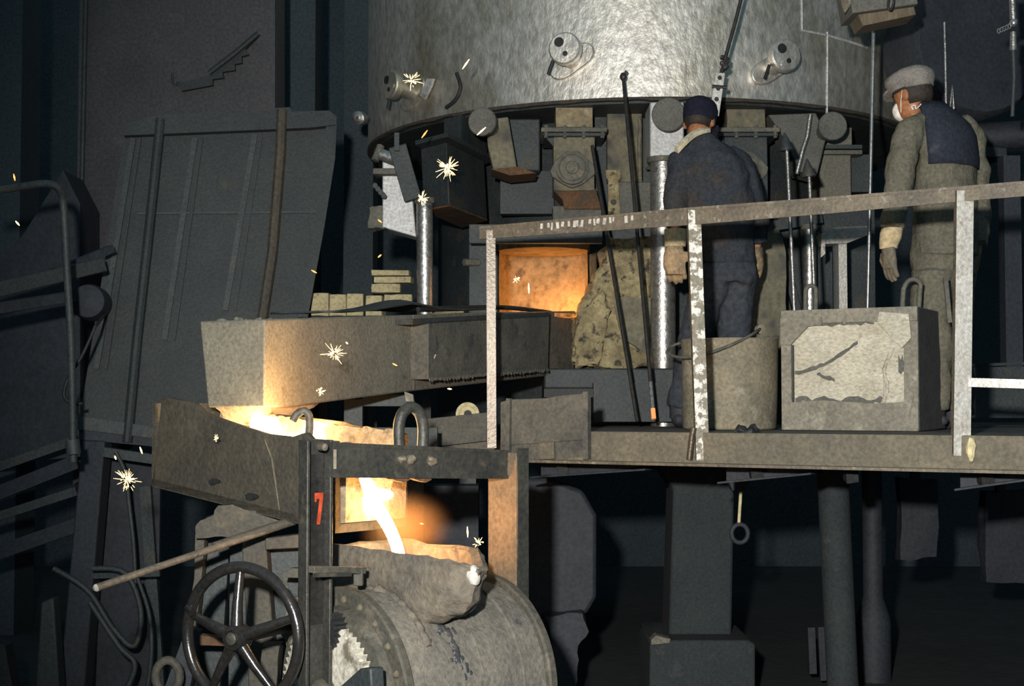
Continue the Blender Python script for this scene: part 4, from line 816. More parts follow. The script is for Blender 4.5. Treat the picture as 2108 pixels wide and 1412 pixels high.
# ------------------------------------------------------------------ guard rail
t = thing('guard_rail', 'angle-iron guard rail along the platform edge', 'railing', RL(1420) + V((0, 0, DZ - 0.12)))
tp = [RQ(x, y, 0.03) for x, y in ((987, 468), (1200, 449), (1420, 429), (1700, 408), (1985, 385), (2430, 348))]
bt = [RQ(x, y, 0.03) for x, y in ((987, 492), (1200, 478), (1420, 463), (1700, 440), (1985, 414), (2430, 377))]
mb = MB(); n = len(tp)
for th, pts in ((0.008, None),):
    q = tp + bt[::-1]; mb.poly(q, RN * 0.008)
build(mb, 'top_rail', M['rail'], t)
mb = MB()
for i in range(n - 1):
    p0, p1 = tp[i], tp[i + 1]; mb.hexa([p0 - ZZ * 0.008 - RN * 0.004, p1 - ZZ * 0.008 - RN * 0.004, p1 + RN * 0.055 - ZZ * 0.008, p0 + RN * 0.055 - ZZ * 0.008, p0 - RN * 0.004 + ZZ * 0.004, p1 - RN * 0.004 + ZZ * 0.004, p1 + RN * 0.055 + ZZ * 0.004, p0 + RN * 0.055 + ZZ * 0.004])
build(mb, 'rail_flange', M['rail'], t)
for k in range(17):
    x = 1118 + k * 10.5 + random.uniform(-3, 3) + (14 if k > 14 else 0); y = 455 - (x - 1118) * 0.09 + 3; h = random.uniform(10, 18)
    build(MB().bar(RQ(x, y, 0.032), RQ(x + random.uniform(-2, 2), y + h, 0.032), random.uniform(0.007, 0.016), 0.003, RN), 'paint_drip', M['whitelead'], t)
def lpost(xt, yt, xb, yb, wl, wr, m1, m2, o=0.045):
    # corner-forward angle iron
    T, B = RQ(xt, yt, o), RQ(xb, yb, o); mb1, mb2 = MB(), MB()
    dl = (-RD * 0.55 + RN * 0.83); dr = (RD * 0.86 + RN * 0.5)
    for mb_, d, w_ in ((mb1, dl, wl), (mb2, dr, wr)):
        nn = V((d.y, -d.x, 0)); nn = nn if nn.y > 0 else -nn
        mb_.hexa([B, B + d * w_, B + d * w_ + nn * 0.007, B + nn * 0.007, T, T + d * w_, T + d * w_ + nn * 0.007, T + nn * 0.007])
    p_ = build(mb2, 'post', m2, t); build(mb1, 'post_flange', m1, p_); return p_
lpost(1001, 474, 1003, 922, 0.035, 0.042, M['rail'], M['postbeige'])
lpost(1416, 432, 1434, 948, 0.035, 0.055, M['rail'], M['postchip'])
lpost(1970, 392, 1963, 938, 0.03, 0.066, M['rail'], M['postwhite'])
build(MB().tube(smoothpts([RQ(x, y, 0.05) for x, y in ((1428, 880), (1424, 905), (1419, 946))], 4), [0.014] * 9, 8), 'bent_foot', M['postbeige'], t, smooth=60)
build(MB().bar(RQ(1994, 787, 0.02), RQ(2430, 800, 0.02), 0.012, 0.034, ZZ), 'mid_rail', M['postwhite'], t)
build(MB().ell(RQ(1998, 925, 0.05), (0.02, 0.02, 0.05), n=8, m=6), 'mortar_blob', M['cream'], t, rough=(0.01, 30, 1))

# ------------------------------------------------------------------ things on the platform
# mould box
G0 = P(1612, 885, 6.75); G0.z = DZ + 0.002; GH = 0.565; GW = 0.64; GD = 0.52
t = thing('mould_box', 'square whitewashed mould box with lifting loops on the platform', 'box', G0)
GX = lambda u, v, o=0.0: G0 + RD * u + ZZ * v - RN * o
build(MB().hexa([GX(0, 0), GX(GW, 0), GX(GW, 0) + RN * GD, GX(0, 0) + RN * GD, GX(0.0, GH), GX(GW, GH), GX(GW, GH) + RN * GD, GX(0, GH) + RN * GD]), 'body', M['boxshade'], t, bevel=0.006)
fw = lambda pts, o, th, nm, m, **k: build(MB().poly([GX(u, v, o) for u, v in pts], RN * th), nm, m, t, **k)
fw([(0.05, 0.12), (0.60, 0.12), (0.60, 0.52), (0.05, 0.52)], 0.008, 0.012, 'front_panel', M['boxpanel'])
fw([(0.0, 0.50), (GW, 0.50), (GW, GH), (0.0, GH)], 0.022, 0.03, 'top_band', M['boxframe'], bevel=0.003)
fw([(0.0, 0.0), (GW, 0.0), (GW, 0.135), (0.45, 0.125), (0.2, 0.14), (0.0, 0.13)], 0.022, 0.03, 'bottom_band', M['boxframe'], bevel=0.003)
fw([(0.0, 0.13), (0.05, 0.13), (0.05, 0.50), (0.0, 0.50)], 0.022, 0.03, 'side_band', M['boxframe'], bevel=0.003)
fw([(0.575, 0.13), (GW, 0.13), (GW, 0.50), (0.575, 0.50)], 0.014, 0.02, 'side_band', M['boxframe'], bevel=0.003)
fw([(0.0, 0.40), (0.05, 0.40), (0.135, 0.485), (0.20, 0.49), (0.20, 0.53), (0.0, 0.53)], 0.034, 0.014, 'corner_gusset', M['boxframe'], bevel=0.003)
fw([(0.46, 0.495), (0.57, 0.375), (0.615, 0.42), (0.605, 0.53), (0.47, 0.545)], 0.034, 0.014, 'corner_gusset', M['boxpanel'], bevel=0.003)
fw([(0.52, 0.08), (0.60, 0.16), (0.62, 0.16), (0.60, 0.05)], 0.028, 0.008, 'corner_gusset', M['boxframe'])
fw([(0.055, 0.13), (0.062, 0.13), (0.062, 0.40), (0.055, 0.40)], 0.024, 0.01, 'edge_bead', M['darksteel'])
def scar(c, lo, hi):
    up = [(u, v + random.uniform(lo, hi)) for u, v in c]; dn = [(u, v - random.uniform(lo, hi)) for u, v in c][::-1]
    build(MB().poly([GX(u, v, 0.0105) for u, v in up + dn], RN * 0.004), 'bare_scar', M['olive2'], t)
scar([(0.064 + 0.02 * k, 0.268 + 0.0012 * k * k * 0.35 + 0.003 * k) for k in range(16)], 0.003, 0.013)
scar([(0.17 + 0.012 * k, 0.262 - 0.004 * k) for k in range(8)], 0.004, 0.014)
scar([(0.064 + 0.02 * k, 0.138 + 0.006 * math.sin(k)) for k in range(22)], 0.004, 0.02)
scar([(0.10 + 0.02 * k, 0.496 - 0.004 * math.sin(k * 2)) for k in range(18)], 0.002, 0.013)
scar([(0.55 + 0.006 * k, 0.30 + 0.01 * math.sin(k * 3)) for k in range(6)], 0.01, 0.05)
build(MB().tube([GX(u, v, 0.014) for u, v in ((0.49, 0.26), (0.485, 0.15), (0.497, 0.07), (0.498, 0.0))], 0.005, 6), 'white_drip', M['whitelead'], t, smooth=60)
build(MB().tube(smoothpts([GX(u, v, 0.012) for u, v in ((0.53, 0.38), (0.50, 0.32), (0.485, 0.27), (0.50, 0.20), (0.48, 0.13))], 4), 0.009, 6), 'plaster_ridge', M['boxpanel'], t, smooth=60, rough=(0.004, 60, 0))
def loop(x0, x1, ytop, ybot, d, lean=0):
    q = []
    w = (x1 - x0) / 2; cx = (x0 + x1) / 2
    q = [P(x0, ybot + 12, d), P(x0 + lean * 0.5, ytop + w * 1.2, d)] + [P(cx + lean - w * math.cos(a), ytop + w - w * math.sin(a), d) for a in [math.pi * k / 8 for k in range(1, 8)]] + [P(x1 + lean * 0.5, ytop + w * 1.2, d), P(x1, ybot + 12, d)]
    build(MB().tube(q, 0.0115, 10), 'lifting_loop', M['olive'], t, smooth=60)
loop(1658, 1679, 588, 632, 6.85, 1); loop(1857, 1891, 575, 628, 6.62, 6)
build(MB().bar(P(1946, 570, 6.5), P(1955, 664, 6.5), 0.012, 0.02), 'strap', M['olive'], t)

# bucket
bc = V((P(1502, 880, 6.98).x, 6.98, DZ + 0.002))
t = thing('steel_bucket', 'dented ochre-grey steel bucket with wire handle behind the rail post', 'bucket', bc)
rings = []
NB = 40
for r, z in ((0.222, 0), (0.228, 0.01), (0.232, 0.15), (0.234, 0.30), (0.236, 0.425), (0.240, 0.432), (0.236, 0.438), (0.228, 0.43), (0.222, 0.15), (0.21, 0.02)):
    rings.append([bc + V((math.cos(a) * r * (1 + 0.012 * math.sin(3 * a + z * 5)), math.sin(a) * r, z + (0.025 * max(0, math.cos(a - 0.15)) ** 6 if z > 0.4 else 0))) for a in [2 * math.pi * k / NB for k in range(NB)]])
build(MB().loft(rings), 'pail', M['bucket'], t, smooth=60)
q = smoothpts([P(1566, 676, 6.9), P(1545, 690, 6.76), P(1500, 712, 6.72), P(1440, 732, 6.74), P(1395, 735, 6.85), P(1374, 724, 6.95), P(1385, 712, 7.02), P(1400, 706, 7.0)], 5)
build(MB().tube(q, 0.0075, 8), 'wire_handle', M['olive'], t, smooth=60)
build(MB().lathe(P(1566, 678, 6.9), (0.3, -1, 0), [(0.024, -0.02), (0.024, 0.01), (0.012, 0.015)], 14), 'handle_ear', M['bucket'], t)
t = build(MB().ell(RL(1530) + V((0, 0, DZ + 0.012)) + RN * 0.05, (0.05, 0.03, 0.018), n=14, m=8), 'slag_lump', M['black'], rough=(0.02, 30, 1), label='small black slag lump on the deck edge below the bucket', cat='slag')
# long iron rods leaning in front of the hearth
for i, (x0, y0, d0, x1, y1, d1, r, tip, lb) in enumerate((
    (1283, 158, 7.95, 1346, 862, 7.25, 0.0105, True, 'long iron rod with glowing tip leaning before the pillar'),
    (1219, 300, 7.95, 1312, 868, 7.35, 0.010, False, 'shorter dark iron rod leaning left of the glowing-tipped rod'))):
    t = thing('tapping_rod', lb, 'rod', P(x1, y1, d1), group='tapping rods leaning before the hearth')
    T, B = P(x0, y0, d0), P(x1, y1, d1)
    build(MB().tube([T, T.lerp(B, 0.5), B], r, 10), 'rod', M['steelrod'], t, smooth=60)
    if tip:
        build(MB().cyl(B, B + (T - B).normalized() * 0.055, r * 1.1, n=10), 'glowing_tip', emit('rod_tip_glow', (1.0, 0.25, 0.08), 1.6), t)
        build(MB().cyl(B + (T - B).normalized() * 0.055, B + (T - B).normalized() * 0.2, r * 1.08, n=10), 'scaled_end', M['silver_pipe'], t)
        build(MB().ell(T, (0.02, 0.02, 0.025), n=10, m=6).bar(T, T + V((0.02, 0, 0.03)), 0.02, 0.02), 'eye_hook', M['steelrod'], t)
for (x, yt, yb, xb, lb) in ((1616, 272, 640, 1646, 'bot rod with dark cone tip, taller of the pair'), (1662, 326, 640, 1688, 'bot rod with dark cone tip, shorter of the pair')):
    t = thing('bot_rod', lb, 'rod', P(xb, yb + 240, 7.2), group='cone-tipped rods between the men')
    d = 7.35; s = PS(d); y2 = yt + 38
    build(MB().tube([P(x + 4, y2, d), P(xb, yb + 230, d - 0.1)], 0.010, 10), 'rod', M['silver_pipe'], t, smooth=60)
    build(MB().lathe(P(x + 3, y2, d), P(x - 1, yt, d) - P(x + 3, y2, d), [(15 * s, 0), (15.5 * s, 0.006), (9 * s, 0.05), (1.5 * s, 38 * s)], 16), 'clay_cone', M['darksteel'], t)
t = thing('polished_rod', 'thin polished upright rod left of the capped man', 'rod', P(1786, 880, 7.3))
build(MB().tube([P(1799, 50, 7.35), P(1786, 640, 7.3), P(1783, 885, 7.28)], 0.0095, 10), 'rod', M['brightrod'], t, smooth=60)
build(MB().ell(P(1799, 50, 7.35), (0.014,) * 3, n=8, m=6), 'rod_end', M['brightrod'], t)
# rope and perforated strap
t = thing('strap_on_rope', 'perforated steel strap hanging on a knotted dark rope', 'strap', P(1470, 250, 7.6))
q = smoothpts([P(x, y, 7.6) for x, y in ((1535, -40), (1515, 40), (1497, 105), (1488, 140), (1482, 155))], 4)
build(MB().tube(q, 0.010, 8), 'rope', M['steelrod'], t, smooth=60)
mb = MB()
for k in range(9): mb.ell(P(1492 + random.uniform(-6, 6), 118 + 3.2 * k, 7.6), (0.016, 0.014, 0.013), n=8, m=5)
build(mb, 'knot', M['steelrod'], t, rough=(0.006, 60, 1))
s0, s1 = P(1483, 150, 7.58), P(1470, 238, 7.58)
sp = build(MB().bar(s0, s1, 0.052, 0.008, (0, -1, 0)), 'perforated_strap', M['postwhite'], t, bevel=0.002)
for k in range(4):
    c = s0.lerp(s1, 0.12 + 0.25 * k); build(MB().cyl(c + V((0, 0.005, 0)), c + V((0, -0.006, 0)), 0.0125, n=10), 'hole', M['black'], sp)
build(MB().cyl(P(1466, 178, 7.58), P(1496, 180, 7.58), 0.011, n=8), 'bolt', M['steelrod'], t)
# ------------------------------------------------------------------ under the platform
t = thing('platform_column', 'thick grey concrete column on a square plinth under the platform', 'column', P(1445, 1412, 7.6))
build(poly([(1352, 955), (1512, 955), (1512, 1000), (1506, 1330), (1376, 1330), (1386, 1005)], 7.6, 0.35), 'shaft', M['column'], t, bevel=0.015)
build(poly([(1338, 1322), (1350, 1316), (1380, 1318), (1540, 1318), (1555, 1326), (1555, 1480), (1336, 1480)], 7.4, 0.6), 'plinth', M['column'], t, bevel=0.01)
build(poly([(1340, 1318), (1352, 1308), (1366, 1312), (1380, 1316), (1378, 1324), (1342, 1326)], 7.38, 0.1), 'mortar', M['launder'], t, rough=(0.008, 30, 2))
t = thing('pipe_prop', 'tall dusty steel pipe prop under the platform', 'prop', P(1735, 1412, 7.2))
build(MB().cyl(P(1738, 1480, 7.2), P(1712, 930, 7.2), 0.078, n=28), 'pipe', M['ochre2'] if 'ochre2' in M else M['column'], t, smooth=60)
build(MB().lathe(P(1712, 945, 7.2), (0, 0, 1), [(0.095, -0.01), (0.095, 0.02)], 24), 'cap_plate', M['column'], t)
t = thing('bottle_casting', 'dark bottle-shaped casting behind the pipe prop', 'casting', P(1800, 1412, 8.3))
s = PS(8.3)
build(MB().lathe(P(1800, 1480, 8.3), (0, 0, 1), [(34 * s, 0), (35 * s, 190 * s), (34 * s, 205 * s), (24 * s, 235 * s), (20 * s, 250 * s), (20 * s, 510 * s)], 28), 'body', M['bluegrey'], t, smooth=40)
build(MB().bar(P(1668, 1290, 8.0), P(1672, 1385, 8.0), 0.06, 0.04), 'side_lug', M['bluegrey'], t)
build(MB().bar(P(1690, 1290, 8.0), P(1696, 1400, 8.0), 0.03, 0.04), 'side_lug', M['bluegrey'], t)
t = thing('hanging_hook', 'small rod and ring hanging under the platform', 'hook', P(1522, 1115, 7.0))
build(MB().cyl(P(1525, 1012, 7.0), P(1521, 1078, 7.0), 0.008, n=8), 'rod', M['cream'], t)
build(MB().poly([P(x, y, 7.0) for x, y in ((1502, 890), (1540, 890), (1540, 955), (1542, 985), (1535, 1010), (1508, 1010), (1498, 985))], (0, 0.08, 0)), 'clamp', M['bluegrey'], t)
build(MB().tube([P(1523, 1098, 7.0) + V((0.04 * math.cos(a), 0, 0.045 * math.sin(a))) for a in [2 * math.pi * k / 20 for k in range(20)]], 0.012, 8, closed=True), 'ring', M['bluegrey'], t, smooth=60)
build(poly([(1045, 985), (1130, 985), (1200, 1010), (1228, 1060), (1228, 1230), (1210, 1260), (1170, 1290), (1045, 1290)], 7.3, 0.1), 'rounded_shield', M['bluegrey'], label='dull rounded shield plate right of the ladle, under the platform', cat='shield', bevel=0.02)
build(poly([(1120, 1270), (1200, 1262), (1212, 1300), (1190, 1330), (1190, 1400), (1170, 1440), (1130, 1440), (1125, 1380), (1140, 1330)], 7.1, 0.15), 'rough_casting', M['bluegrey'], label='rough dark casting on the ground right of the ladle', cat='casting', rough=(0.02, 9, 4))
t = thing('under_frame', 'dim machine frame in the dark behind the ladle hanger', 'machine', P(930, 1150, 7.4))
build(rect(870, 1000, 985, 1470, 7.5, 0.2), 'panel', M['bluegrey'], t)
build(rect(826, 985, 872, 1475, 7.3, 0.2), 'post', M['stand'], t)
for (x0, y0, x1, y1, d, lb) in ((1855, 985, 1930, 1150, 8.6, 'dim grey plate in the shade, left of the pair under the platform'), (2030, 1010, 2180, 1200, 8.6, 'dim grey plate in the shade at the right edge under the platform')):
    t = thing('shaded_plate', lb, 'plate', P((x0 + x1) / 2, 1375, d))
    build(rect(x0, y0, x1, y1, d, 0.1), 'plate', M['bluegrey'], t, rough=(0.03, 5, 4))
    build(MB().bar(V((P(x0 + 30, y0, d).x, d + 0.05, 1.452)), P(x0 + 30, y0 + 30, d + 0.05), 0.05, 0.05), 'hanger_bar', M['black'], t)

# ------------------------------------------------------------------ right background
t = thing('blower_casing', 'dark round blower casing behind the man in the grey cap', 'machine', P(1990, 260, 8.9))
build(MB().lathe(P(1985, 105, 8.45), (0.25, -1, 0), [(0.02, 0.18), (0.40, 0.18), (0.43, 0.14), (0.43, -0.2)], 48), 'casing', M['bluegrey'], t, smooth=40)
build(MB().bar(P(2010, 60, 8.5), P(2090, 190, 8.5), 0.06, 0.1), 'arm', M['bluegrey'], t)
build(MB().bar(P(2030, 40, 8.5), P(2060, 200, 8.5), 0.05, 0.05), 'strut', M['darksteel'], t)
build(rect(1895, -20, 1975, 45, 8.4, 0.2), 'box', M['darksteel'], t)
t = thing('horizontal_duct', 'dark horizontal duct behind the right man', 'duct', P(2060, 300, 8.6))
build(MB().cyl(P(1960, 285, 8.6), P(2250, 270, 8.4), 0.085, n=24), 'pipe', M['bluegrey'], t, smooth=60)
build(rect(1990, 300, 2072, 322, 8.5, 0.3), 'shelf', M['bluegrey'], t)
t = thing('stanchion', 'dark vertical stanchion at the right edge', 'stanchion', P(2088, 880, 8.0))
build(rect(2072, 320, 2100, 760, 8.0, 0.1), 'post', M['bluegrey'], t)
build(rect(2000, 755, 2200, 860, 7.6, 0.1), 'kick_board', M['darksteel'], t)
build(MB().bar(P(2000, 752, 7.55), P(2200, 745, 7.4), 0.05, 0.015), 'board_lip', M['column'], t)
t = thing('bright_conduit', 'thin bright conduit rising behind the grey cap', 'conduit', P(1948, 260, 8.0))
build(MB().tube([P(1944, 46, 8.2), P(1946, 120, 8.2), P(1948, 230, 8.2)], 0.009, 8), 'pipe', M['silver_pipe'], t, smooth=60)
build(MB().cyl(P(1956, 46, 8.25), P(1960, 240, 8.25), 0.02, n=10), 'pipe', M['darksteel'], t, smooth=60)
build(MB().tube([P(1956, 225, 8.15), P(1960, 175, 8.15), (P(1964, 225, 8.15))], 0.008, 6), 'clip', M['silver_pipe'], t)
t = thing('chain_tackle', 'bright turnbuckle and chain hanging at the top right', 'chain', P(2086, 260, 7.0))
build(MB().tube([P(2083, -20, 7.0), P(2086, 40, 7.0)], 0.016, 10), 'turnbuckle', M['silver_pipe'], t)
build(MB().ell(P(2087, 47, 7.0), (0.022, 0.022, 0.022), n=10, m=6), 'ball', M['brightrod'], t)
build(MB().tube([P(2086, 66, 7.0), P(2086, 104, 7.0)], [0.014, 0.018], 10), 'swivel', M['silver_pipe'], t)
build(MB().tube([P(2086, 104, 7.0), P(2088, 160, 7.0), P(2084, 240, 7.0)], 0.010, 8), 'hook_shank', M['darksteel'], t)
for k in range(5): build(MB().tube([P(2056 + 5.5 * k, 64 - 2.5 * k, 7.0) + V((0.007 * math.cos(a), 0, 0.012 * math.sin(a))) for a in [0.785 * j for j in range(8)]], 0.003, 6, closed=True), 'spring_coil', M['silver_pipe'], t, smooth=60)
t = thing('hanging_lamp_box', 'tilted tan and grey hanging lamp box at the top right', 'lamp box', P(1815, 50, 7.0))
build(poly([(1745, -30), (1880, -60), (1890, 8), (1755, 27)], 6.95, 0.25), 'housing', M['olive2'], t, bevel=0.004)
build(poly([(1766, 28), (1880, 6), (1886, 30), (1777, 53)], 7.0, 0.18), 'lower_board', M['wood'], t, bevel=0.003)
build(poly([(1740, 26), (1750, 12), (1754, -10), (1745, -10), (1726, -20), (1736, 20)], 6.93, 0.02), 'clip', M['rail'], t)
build(MB().tube(smoothpts([P(x, y, 6.9) for x, y in ((1838, -20), (1840, 5), (1834, 20), (1828, 15), (1830, -5))], 4), 0.006, 8), 'cord_loop', M['black'], t, smooth=60)

# ------------------------------------------------------------------ people
def ering(c, U, Vv, n=20): return [c + U * math.cos(2 * math.pi * k / n) + Vv * math.sin(2 * math.pi * k / n) for k in range(n)]
def hand(mb, wrist, fwd, palmn, s=1.0, curl=0.35, thumb=1):
    """glove: palm block + five bent fingers"""
    f = fwd.normalized(); n_ = (palmn - f * palmn.dot(f)).normalized(); x = f.cross(n_)
    mb.loft([ering(wrist + f * u * s, x * w * s, n_ * h * s, 12) for u, w, h in ((-0.01, 0.036, 0.028), (0.03, 0.044, 0.026), (0.07, 0.050, 0.024), (0.10, 0.048, 0.020))])
    for i, (o, ln) in enumerate(((-0.036, 0.070), (-0.012, 0.082), (0.012, 0.078), (0.036, 0.062))):
        p = wrist + (f * 0.085 + x * o) * s; d = f.copy(); pts = [p]
        for j in range(3):
            d = (d + n_ * curl * (0.6 + 0.3 * j)).normalized(); p = p + d * ln * s * (0.45, 0.32, 0.25)[j]; pts.append(p)
        mb.tube(pts, [0.0125 * s, 0.0125 * s, 0.0115 * s, 0.009 * s], 8)
    p = wrist + (f * 0.03 + x * 0.042 * thumb) * s
    mb.tube([p, p + (f * 0.03 + x * 0.026 * thumb + n_ * 0.01) * s, p + (f * 0.065 + x * 0.03 * thumb + n_ * 0.025) * s], [0.016 * s, 0.0145 * s, 0.010 * s], 8)
def head(mb, c, face, up=V((0, 0, 1)), s=1.0):
    """continuous head: skull, jaw, nose, ears; c = centre of skull"""
    f = face.normalized(); x = f.cross(up).normalized(); u = x.cross(f).normalized()
    R = Matrix((x, f, u)).transposed()
    mb.ell(c + u * 0.02 * s, (0.076 * s, 0.096 * s, 0.095 * s), R)
    mb.ell(c - u * 0.055 * s + f * 0.022 * s, (0.060 * s, 0.070 * s, 0.068 * s), R)
    mb.tube([c + f * 0.088 * s - u * 0.005 * s, c + f * 0.104 * s - u * 0.035 * s, c + f * 0.09 * s - u * 0.045 * s], [0.008 * s, 0.014 * s, 0.010 * s], 8)
    for e in (-1, 1):
        mb.ell(c + x * e * 0.078 * s - u * 0.012 * s - f * 0.006 * s, (0.010 * s, 0.020 * s, 0.034 * s), R, 10, 8)
    return f, x, u, R
def eyes_mouth(par, c, f, x, u, s=1.0):
    for e in (-1, 1):
        build(MB().ell(c + f * 0.082 * s + x * e * 0.03 * s + u * 0.002 * s, (0.009 * s,) * 3, n=10, m=6), 'eye', M['hair'], par)
    build(MB().ell(c + f * 0.088 * s - u * 0.07 * s, (0.022 * s, 0.008 * s, 0.006 * s), n=10, m=6), 'mouth', M['skin'], par)

# --- right man: grey cap, khaki clothes, seen from behind, looking left
D = 6.95
F = V((-0.72, 0.69, 0)); U = V((0.69, 0.72, 0)); J = lambda x, y, o=0.0: P(x, y, D + o)
mr = thing('person', 'person in grey cap, white mask and khaki clothes with navy back patch', 'person', V((J(1950, 880).x, D, DZ)))
hc_ = J(1878, 196, -0.02)
mb = MB(); fx = head(mb, hc_, V((-0.66, 0.72, -0.16)).normalized())
mb.tube([J(1890, 212), J(1905, 240), J(1935, 275)], [0.055, 0.06, 0.08], 12)
mb.loft([ering(J(x, y), U * w, F * h) for x, y, w, h in ((1945, 520, 0.15, 0.11), (1945, 430, 0.15, 0.10), (1948, 330, 0.16, 0.10), (1942, 262, 0.14, 0.09), (1925, 240, 0.06, 0.06))])
for e, kx, fx_ in ((-1, 1922, 1915), (1, 1968, 1972)):
    o = 0.06 * e
    mb.tube([J(1945 + 14 * e, 510, o), V((J(kx, 700).x, D + o, 1.95)), V((J(fx_, 860).x, D + o, DZ + 0.06))], [0.085, 0.055, 0.04], 12)
aL = [J(1896, 250, -0.06), J(1872, 272, -0.11), J(1856, 330, -0.15), J(1846, 410, -0.17), J(1836, 470, -0.22), J(1830, 505, -0.24)]
aR = [J(2000, 270, 0.12), J(2012, 350, 0.12), J(2016, 440, 0.08), J(2010, 520, 0.0), J(2004, 560, -0.02)]
mb.tube(aL, [0.04, 0.045, 0.04, 0.036, 0.026, 0.022], 10); mb.tube(aR, [0.045, 0.04, 0.036, 0.026, 0.022], 10)
body = build(mb, 'body', M['skin'], mr, remesh=0.009)
f_, x_, u_, R_ = fx
mb = MB().loft([ering(J(x, y), U * w, F * h, 24) for x, y, w, h in ((1948, 528, 0.190, 0.150), (1946, 500, 0.192, 0.148), (1945, 440, 0.186, 0.140), (1946, 380, 0.186, 0.135), (1947, 330, 0.192, 0.132), (1944, 285, 0.190, 0.125), (1938, 255, 0.165, 0.110), (1922, 232, 0.115, 0.09), (1906, 216, 0.078, 0.075))])
mb.tube(aL[:5], [0.05, 0.074, 0.070, 0.062, 0.058], 14)
mb.tube([J(1975, 252, 0.05), J(1996, 275, 0.1), J(2008, 350, 0.11), J(2016, 440, 0.08), J(2012, 505, 0.0)], [0.05, 0.07, 0.068, 0.06, 0.052], 14)
build(mb, 'jacket', M['khaki'], mr, remesh=0.010)
# back patch: wraps the upper back
mb = MB(); g = []
for (cx, y, w, h, lo, hi) in ((1946, 348, 0.196, 0.141, -150, -8), (1947, 330, 0.199, 0.140, -151, -6), (1945, 300, 0.199, 0.136, -152, -4), (1943, 280, 0.198, 0.134, -152, 0), (1939, 258, 0.173, 0.119, -156, 0), (1925, 236, 0.124, 0.100, -160, 0), (1908, 216, 0.087, 0.084, -165, 10)):
    c = J(cx, y); row = []
    for k in range(17):
        # angle measured so that -90 deg is straight back, 0 = his right
        a = math.radians(lo + (hi - lo) * k / 16 - 25); row.append(c + U * math.cos(a) * w + F * math.sin(a) * h)
    g.append(row)
vs = [p for r in g for p in r]; fs = [(j * 17 + i, j * 17 + i + 1, (j + 1) * 17 + i + 1, (j + 1) * 17 + i) for j in range(len(g) - 1) for i in range(16)]
o = build(mb.add(vs, fs), 'back_patch', M['navy'], mr, smooth=80); so = o.modifiers.new('solid', 'SOLIDIFY'); so.thickness = 0.012; so.offset = 0
mb = MB().loft([ering(J(x, y), U * w, F * h, 20) for x, y, w, h in ((1940, 492, 0.16, 0.125), (1938, 540, 0.172, 0.135), (1940, 575, 0.165, 0.13), (1942, 600, 0.155, 0.12))])
for e, kx, fx_ in ((-1, 1918, 1912), (1, 1966, 1972)):
    o = 0.07 * e
    mb.tube([J(1942 + 20 * e, 560, o), J(kx, 640, o), V((J(kx, 740).x, D + o, 1.90)), V((J(fx_, 860).x, D + o, DZ + 0.10))], [0.108, 0.098, 0.085, 0.075], 14)
build(mb, 'trousers', M['khaki'], mr, remesh=0.010)
for e, fx_ in ((-1, 1912), (1, 1972)):
    c = V((J(fx_, 860).x, D + 0.07 * e, DZ)); build(MB().ell(c + F * 0.05 + ZZ * 0.045, (0.05, 0.13, 0.045), Matrix((U, F, ZZ)).transposed()).tube([c + ZZ * 0.05, c + ZZ * 0.16], 0.055, 12), 'boot', M['boot'], mr, smooth=60)
w = J(1828, 512, -0.23)
gl = build(MB().loft([ering(J(x, y, -0.22), V((0.052, 0, 0)) * k, V((0, 0.045, 0)) * k, 16) for x, y, k in ((1838, 470, 1.0), (1835, 480, 1.05), (1831, 500, 0.92), (1829, 512, 0.82))]), 'glove_cuff', M['cuff'], mr, smooth=60, rough=(0.005, 30, 1))
mb = MB(); hand(mb, J(1829, 508, -0.22), V((0.06, 0.04, -1)), V((0.9, 0.35, 0.0)), 1.02, 0.22, -1)
build(mb, 'glove', M['glovegrey'], mr, remesh=0.005)
mb = MB(); hand(mb, J(2006, 525, -0.02), V((-0.2, -0.1, -1)), V((-0.9, 0.35, 0.0)), 1.0, 0.3, 1)
build(mb, 'glove', M['glovegrey'], mr, remesh=0.005)
# hair, cap, mask
mb = MB(); 
mb.loft([[hc_ + u_ * z + x_ * math.cos(a) * rx + f_ * (math.sin(a) * ry - 0.012) for a in [math.pi + math.pi * k / 12 for k in range(13)]] + [hc_ + u_ * z + x_ * math.cos(a) * rx * 0.8 + f_ * (math.sin(a) * ry * 0.8 - 0.012) for a in [2 * math.pi - math.pi * k / 12 for k in range(13)]] for z, rx, ry in ((-0.055, 0.060, 0.080), (-0.02, 0.078, 0.092), (0.04, 0.082, 0.094))])
build(mb, 'hair', M['hair'], mr, smooth=80)
capc = hc_ + u_ * 0.062 - f_ * 0.004
cp = build(MB().loft([ering(capc + u_ * z + f_ * o, x_ * rx, f_ * ry, 28) for z, rx, ry, o in ((-0.042, 0.086, 0.106, 0), (-0.02, 0.094, 0.114, 0.002), (0.005, 0.108, 0.126, 0.004), (0.030, 0.106, 0.124, 0.004), (0.052, 0.088, 0.102, 0.0), (0.066, 0.058, 0.068, -0.004), (0.071, 0.02, 0.02, -0.004))]), 'flat_cap', M['capgrey'], mr, smooth=80, rough=(0.006, 14, 1))
build(MB().loft([[capc - u_ * 0.030 + f_ * (0.085 + 0.065 * math.sin(a)) + x_ * math.cos(a) * 0.08 - u_ * 0.018 * math.sin(a) + u_ * th for a in [math.pi * k / 12 for k in range(13)]] for th in (0.0, 0.012)]), 'peak', M['capgrey'], cp, smooth=60)
build(MB().loft([ering(capc - u_ * 0.047, x_ * 0.084, f_ * 0.102, 28), ering(capc - u_ * 0.036, x_ * 0.0865, f_ * 0.1065, 28)]), 'band', M['hair'], cp)
mk = build(MB().ell(hc_ - u_ * 0.062 + f_ * 0.074, (0.050, 0.040, 0.050), R_, 16, 10), 'face_mask', M['mask'], mr, smooth=80)
